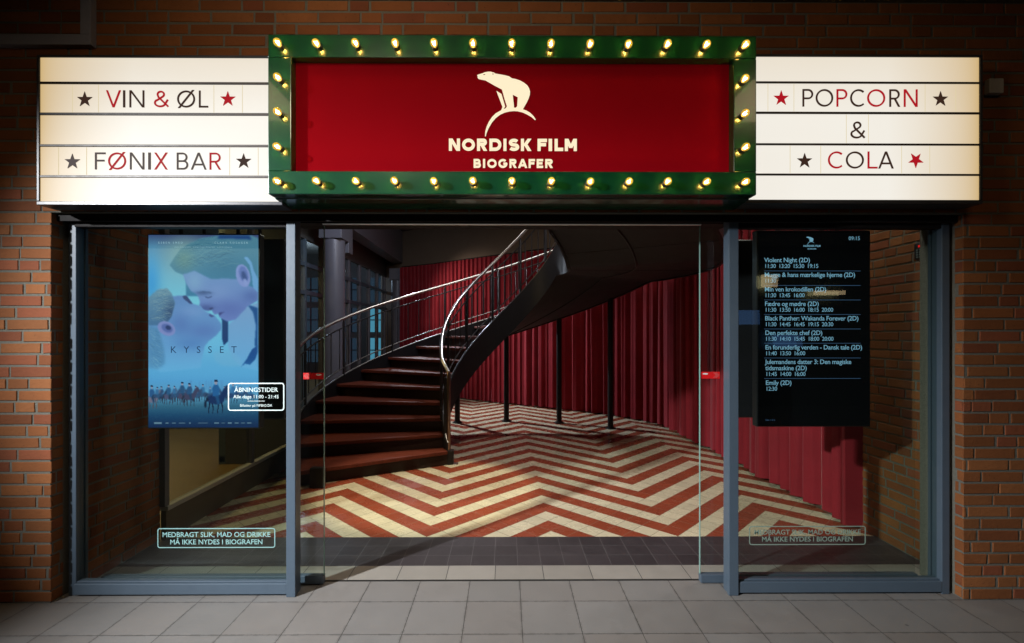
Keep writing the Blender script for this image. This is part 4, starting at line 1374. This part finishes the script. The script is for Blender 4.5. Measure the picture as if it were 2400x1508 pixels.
for th in (110, 90, 68.5, 47):
    p = pol(RO - 0.02, th, 0)
    mb = MB(); mb.tube([(p[0], p[1], 0.004), (p[0], p[1], nz_(th) - 0.32)], 0.045, 18)
    q = mb.build('support_post', MAT['black'], stair, smooth=True)
    mb = MB(); mb.lathe([(0.085, 0.0015), (0.085, 0.014), (0.062, 0.016), (0.060, 0.03), (0.046, 0.032)], 20, 'z', (p[0], p[1], 0)); mb.build('base_plate', MAT['black'], q)


# ------------------------------------------------------------------ curtains
def path_pts(ctrl, step):
    out = []
    P_ = [Vector((a, b)) for a, b in ctrl]
    Q = [2 * P_[0] - P_[1]] + P_ + [2 * P_[-1] - P_[-2]]
    for i in range(1, len(Q) - 2):
        for s in range(40):
            t = s / 40
            a, b, c, d = Q[i - 1], Q[i], Q[i + 1], Q[i + 2]
            out.append(0.5 * ((2 * b) + (c - a) * t + (2 * a - 5 * b + 4 * c - d) * t * t + (3 * b - a - 3 * c + d) * t * t * t))
    out.append(P_[-1])
    res, acc, k = [out[0]], 0, step
    for i in range(1, len(out)):
        seg = (out[i] - out[i - 1]).length
        while acc + seg >= k:
            f = (k - acc) / seg
            res.append(out[i - 1].lerp(out[i], f)); k += step
        acc += seg
    return res


def curtain(label, ctrl, z0, z1, period, amp, seed, irregular, groove=False):
    root = thing('curtain', (ctrl[0][0], ctrl[0][1], 0), label, 'curtain', 'red velvet curtains around the lobby')
    rr = random.Random(seed)
    step = 0.012
    pts = path_pts(ctrl, step)
    n = len(pts)
    # warped phase so that the pleats differ in width
    ph, amps = [], []
    p, cur, a_cur, a_next = 0.0, period, 1.0, 1.0
    for i in range(n):
        p += step / cur
        if int(p) != int(p - step / cur):
            cur = period * rr.uniform(1 - irregular, 1 + irregular)
            a_cur, a_next = a_next, rr.uniform(1 - irregular, 1 + 0.6 * irregular)
        fr_ = p - int(p)
        ph.append(p); amps.append(a_cur + (a_next - a_cur) * fr_)
    zs = [z0, z0 + 0.03, z0 + 0.3, z0 + 0.9, z0 + 1.6, z0 + 2.3, z1 - 0.25, z1 - 0.06, z1]
    vs = []
    drift = [rr.uniform(-1, 1) for _ in range(int(ph[-1]) + 3)]
    hem = [rr.uniform(-0.012, 0.012) for _ in range(int(ph[-1]) + 3)]
    for i in range(n):
        t = (pts[min(i + 1, n - 1)] - pts[max(i - 1, 0)]).normalized()
        nn = Vector((t.y, -t.x))
        k = int(ph[i]); f = ph[i] - k
        dr = drift[k] * (1 - f) + drift[k + 1] * f
        he = hem[k] * (1 - f) + hem[k + 1] * f
        for z in zs:
            fl = (z - z0) / (z1 - z0)
            u = ph[i] + 0.10 * dr * (1 - fl)
            if groove:      # flat fronted pleats with narrow deep gaps
                g_ = abs((u - math.floor(u)) - 0.5) / 0.5
                wv = 1.0 - 2.4 * max(0.0, 1.0 - g_ / 0.42) ** 0.7 - 0.25 * g_ * g_
            else:
                wv = math.sin(2 * math.pi * u)
                wv = math.copysign(abs(wv) ** 0.75, wv)
                wv += 0.28 * math.sin(2 * math.pi * (ph[i] * 2.0 + 0.3 * dr + 0.2))
            d = amp * amps[i] * wv * (1.0 + 0.18 * (1 - fl) * dr)
            q = pts[i] + nn * d
            vs.append((q.x, q.y, z + (he if z < z0 + 0.05 else 0)))
    k = len(zs)
    mb = MB()
    mb.add(vs, [(i * k + j, (i + 1) * k + j, (i + 1) * k + j + 1, i * k + j + 1) for i in range(n - 1) for j in range(k - 1)])
    mb.build('cloth', MAT['curtain'], root, smooth=True)
    mb = MB()
    rl = pts[::8]
    mb.tube([(q.x, q.y, z1 + 0.022) for q in rl], 0.014, 8)
    mb.build('curtain_rail', MAT['frame_dark'], root, smooth=True)
    return root


curtain('pleated red curtain at the far back behind the top of the staircase', [(-2.72, 10.0), (-1.9, 9.45), (-1.05, 8.75), (-0.2, 8.05), (0.45, 7.6)], 0.03, 3.24, 0.130, 0.085, 2, 0.06, True)
curtain('long red curtain in deep folds behind the black support posts', [(0.42, 7.52), (0.97, 7.12), (1.6, 6.62), (2.2, 6.0), (2.52, 5.3), (2.63, 4.5)], 0.03, 3.24, 0.19, 0.085, 4, 0.6)
curtain('red curtain hanging along the side wall behind the showtimes screen', [(2.62, 4.46), (2.66, 3.6), (2.68, 2.6), (2.69, 1.8), (2.70, 0.97)], 0.03, 3.24, 0.21, 0.080, 9, 0.6)
# wall above and behind the curtains
mb = MB()
wp = path_pts([(-3.4, 10.9), (-1.9, 9.75), (-1.0, 9.02), (-0.1, 8.3), (0.6, 7.75), (1.15, 7.35), (1.8, 6.8), (2.4, 6.15), (2.72, 5.4), (2.83, 4.5), (2.84, 3.0), (2.84, 1.12)], 0.15)
n = len(wp)
vs = []
for q in wp: vs += [(q.x, q.y, 0.0), (q.x, q.y, 4.24)]
mb.add(vs, [(2 * i, 2 * i + 2, 2 * i + 3, 2 * i + 1) for i in range(n - 1)])
o = mb.build('lobby_wall', MAT['taupe'], smooth=True)
so = o.modifiers.new('Solid', 'SOLIDIFY'); so.thickness = 0.12; so.offset = -1
tag(o, 'curved plain taupe wall above and behind the red curtains', 'wall')

# ------------------------------------------------------------------ left side: low glazed screen, columns, glazed wall
gs = thing('glass_partition', (-2.5, 1.9, 0), 'glass partition on a low brown sill board left of the staircase', 'glass partition')
mb = MB(); mb.box(-2.54, -2.50, 0.84, 2.95, 0.0, 0.215); mb.build('sill', MAT['sill'], gs, bevel=0.004)
mb = MB(); mb.box(-2.55, -2.485, 0.84, 2.95, 0.2155, 0.25); mb.build('rail', MAT['white_plastic'], gs, bevel=0.004)
for y in (0.845, 2.07, 2.93):
    mb = MB(); mb.box(-2.55, -2.495, y - 0.025, y + 0.025, 0.2505, 4.2); mb.build('mullion', MAT['column'], gs, bevel=0.003)
for (a_, b_) in ((0.872, 2.043), (2.097, 2.903)):
    mb = MB(); mb.add([(-2.52, a_, 0.2505), (-2.52, b_, 0.2505), (-2.52, b_, 4.2), (-2.52, a_, 4.2)], [(0, 1, 2, 3)]); mb.build('pane', MAT['hall_glass'], gs)

for (lab, y, zc) in (('thick round grey column rising behind the outer staircase railing', 5.5, 3.10), ('thinner looking grey column far back at the edge of the red curtain', 10.35, 2.95)):
    c = thing('column', (-2.9, y, 0), lab, 'column', 'round grey columns')
    mb = MB(); mb.lathe([(0.175, 0.0), (0.175, zc - 0.01)], 28, 'z', (-2.9, y, 0)); mb.build('shaft', MAT['column'], c, smooth=True)
    mb = MB(); mb.box(-3.085, -2.715, y - 0.2, y + 0.2, zc, zc + 0.30); mb.box(-2.99, -2.72, y + 0.2005, y + 0.42, zc - 0.18, zc + 0.30); mb.build('capital', MAT['column'], c, bevel=0.004)
mb = MB(); mb.box(-3.05, -2.76, 3.2, 11.2, 3.405, 3.80); mb.box(-3.05, -2.76, 3.2, 11.2, 3.8005, 4.24)
tag(mb.build('beam', MAT['column'], bevel=0.004), 'long grey beam resting on the two round columns', 'beam')

gw = thing('glazed_wall', (-3.3, 6.5, 0), 'grey framed glazed wall of square panes behind the columns', 'glazed wall')
zs = [2.2, 2.66, 3.07]
mb = MB(); mb.box(-3.34, -3.28, 2.95, 11.5, 3.07, 4.24); mb.build('upper_panel', MAT['panel_grey'], gw, bevel=0.003)
for z in zs[:2] + [0.06]:
    mb = MB(); mb.box(-3.345, -3.275, 2.95, 11.5, z - 0.035, z + 0.035); mb.build('transom', MAT['frame'], gw, bevel=0.003)
ys = [2.98, 3.75, 4.5, 5.25, 6.0, 6.75, 7.5, 8.25, 9.0, 9.75, 10.5, 11.4]
for i, y in enumerate(ys):
    mb = MB(); mb.box(-3.35, -3.27, y - 0.03, y + 0.03, 0.0, 3.069); mb.build('mullion', MAT['frame'] if i < 4 else MAT['column'], gw, bevel=0.003)
for a_, b_ in zip(ys[:-1], ys[1:]):
    mb = MB(); mb.add([(-3.31, a_ + 0.031, 0.1), (-3.31, b_ - 0.031, 0.1), (-3.31, b_ - 0.031, 3.068), (-3.31, a_ + 0.031, 3.068)], [(0, 1, 2, 3)]); mb.build('pane', MAT['hall_glass'], gw)
mb = MB(); mb.box(-3.34, -2.552, 2.951, 3.0, 0, 4.2)
tag(mb.build('side_wall', MAT['panel_grey'], bevel=0.003), 'narrow dark grey wall joining the glass partition to the glazed wall', 'wall')

# the building across the yard, seen blue through the far panes
sheet('yard', -14, -9.0, 0.25, 30, -0.01, MAT['paving'])
lamp('yard_fill', 'POINT', (-6.2, 12.0, 3.6), (0, 0, 0), 150, (0.62, 0.78, 1.0), 0.2)  # added bluish fill instead of ambient light, so the panes are not black
bl = thing('building', (-7.0, 16.3, 0), 'building across the yard with blue lit windows, seen through the far panes', 'building')
mb = MB(); mb.box(-12.0, -3.6, 16.0, 16.4, 0, 6); mb.build('wall', MAT['panel_grey'], bl)
bw = emit('blue_window', (0.13, 0.50, 0.70), 0.75)
bd = emit('dim_window', (0.05, 0.10, 0.16), 0.45)
for i in range(6):
    for j in range(3):
        x = -4.35 - i * 1.25
        z = 0.45 + j * 1.15
        mb = MB(); mb.box(x - 0.90, x, 15.97, 15.998, z, z + 0.92); f_ = mb.build('window', bw if (i == 0 and j < 2) else bd, bl)
        mb = MB()
        mb.box(x - 0.62, x - 0.58, 15.94, 15.969, z, z + 0.92); mb.box(x - 0.32, x - 0.28, 15.94, 15.969, z, z + 0.92)
        mb.box(x - 0.90, x, 15.945, 15.966, z + 0.44, z + 0.48)
        mb.build('muntin', MAT['frame_dark'], f_)
# a warm lit shop front strip at the near end of the hall
sh = thing('shop_counter', (-7.0, 8.0, 0), 'warm lit counter with a light strip, seen through the near panes', 'counter')
mb = MB(); mb.box(-8.0, -6.4, 5.6, 8.2, 0, 1.05); mb.build('counter', MAT['sill'], sh, bevel=0.02)
mb = MB(); mb.box(-7.9, -6.5, 5.6, 8.2, 2.20, 2.26); mb.build('light_strip', emit('strip_light', (1.0, 0.72, 0.40), 2.0), sh)
mb = MB(); mb.box(-8.1, -8.02, 5.4, 8.4, 0, 2.6); mb.build('back_panel', MAT['sill'], sh)

# the lit shop across the arcade, behind the camera: it shows only as reflections in the glass and the screens
op = thing('opposite_shop', (4.0, -7.3, 0), 'dim shop front across the arcade that is mirrored in the glass', 'shop front')
mb = MB(); mb.box(-12, 12, -7.6, -7.3, 0, 3.39); mb.build('wall', MAT['panel_grey'], op)
lit = emit('shop_light', (1.0, 0.74, 0.42), 4.5)
for (xa, xb, za, zb_) in ((5.35, 5.68, 2.50, 2.76), (6.45, 7.10, 2.34, 2.43)):
    mb = MB(); mb.box(xa, xb, -7.299, -7.26, za, zb_); mb.build('light_panel', lit, op)
blu = emit('shop_screen', (0.18, 0.42, 1.0), 1.3)
for (xa, xb, za, zb_) in ((4.75, 5.30, 1.72, 2.02), (5.6, 6.2, 1.25, 1.5)):
    mb = MB(); mb.box(xa, xb, -7.299, -7.26, za, zb_); mb.build('screen', blu, op)
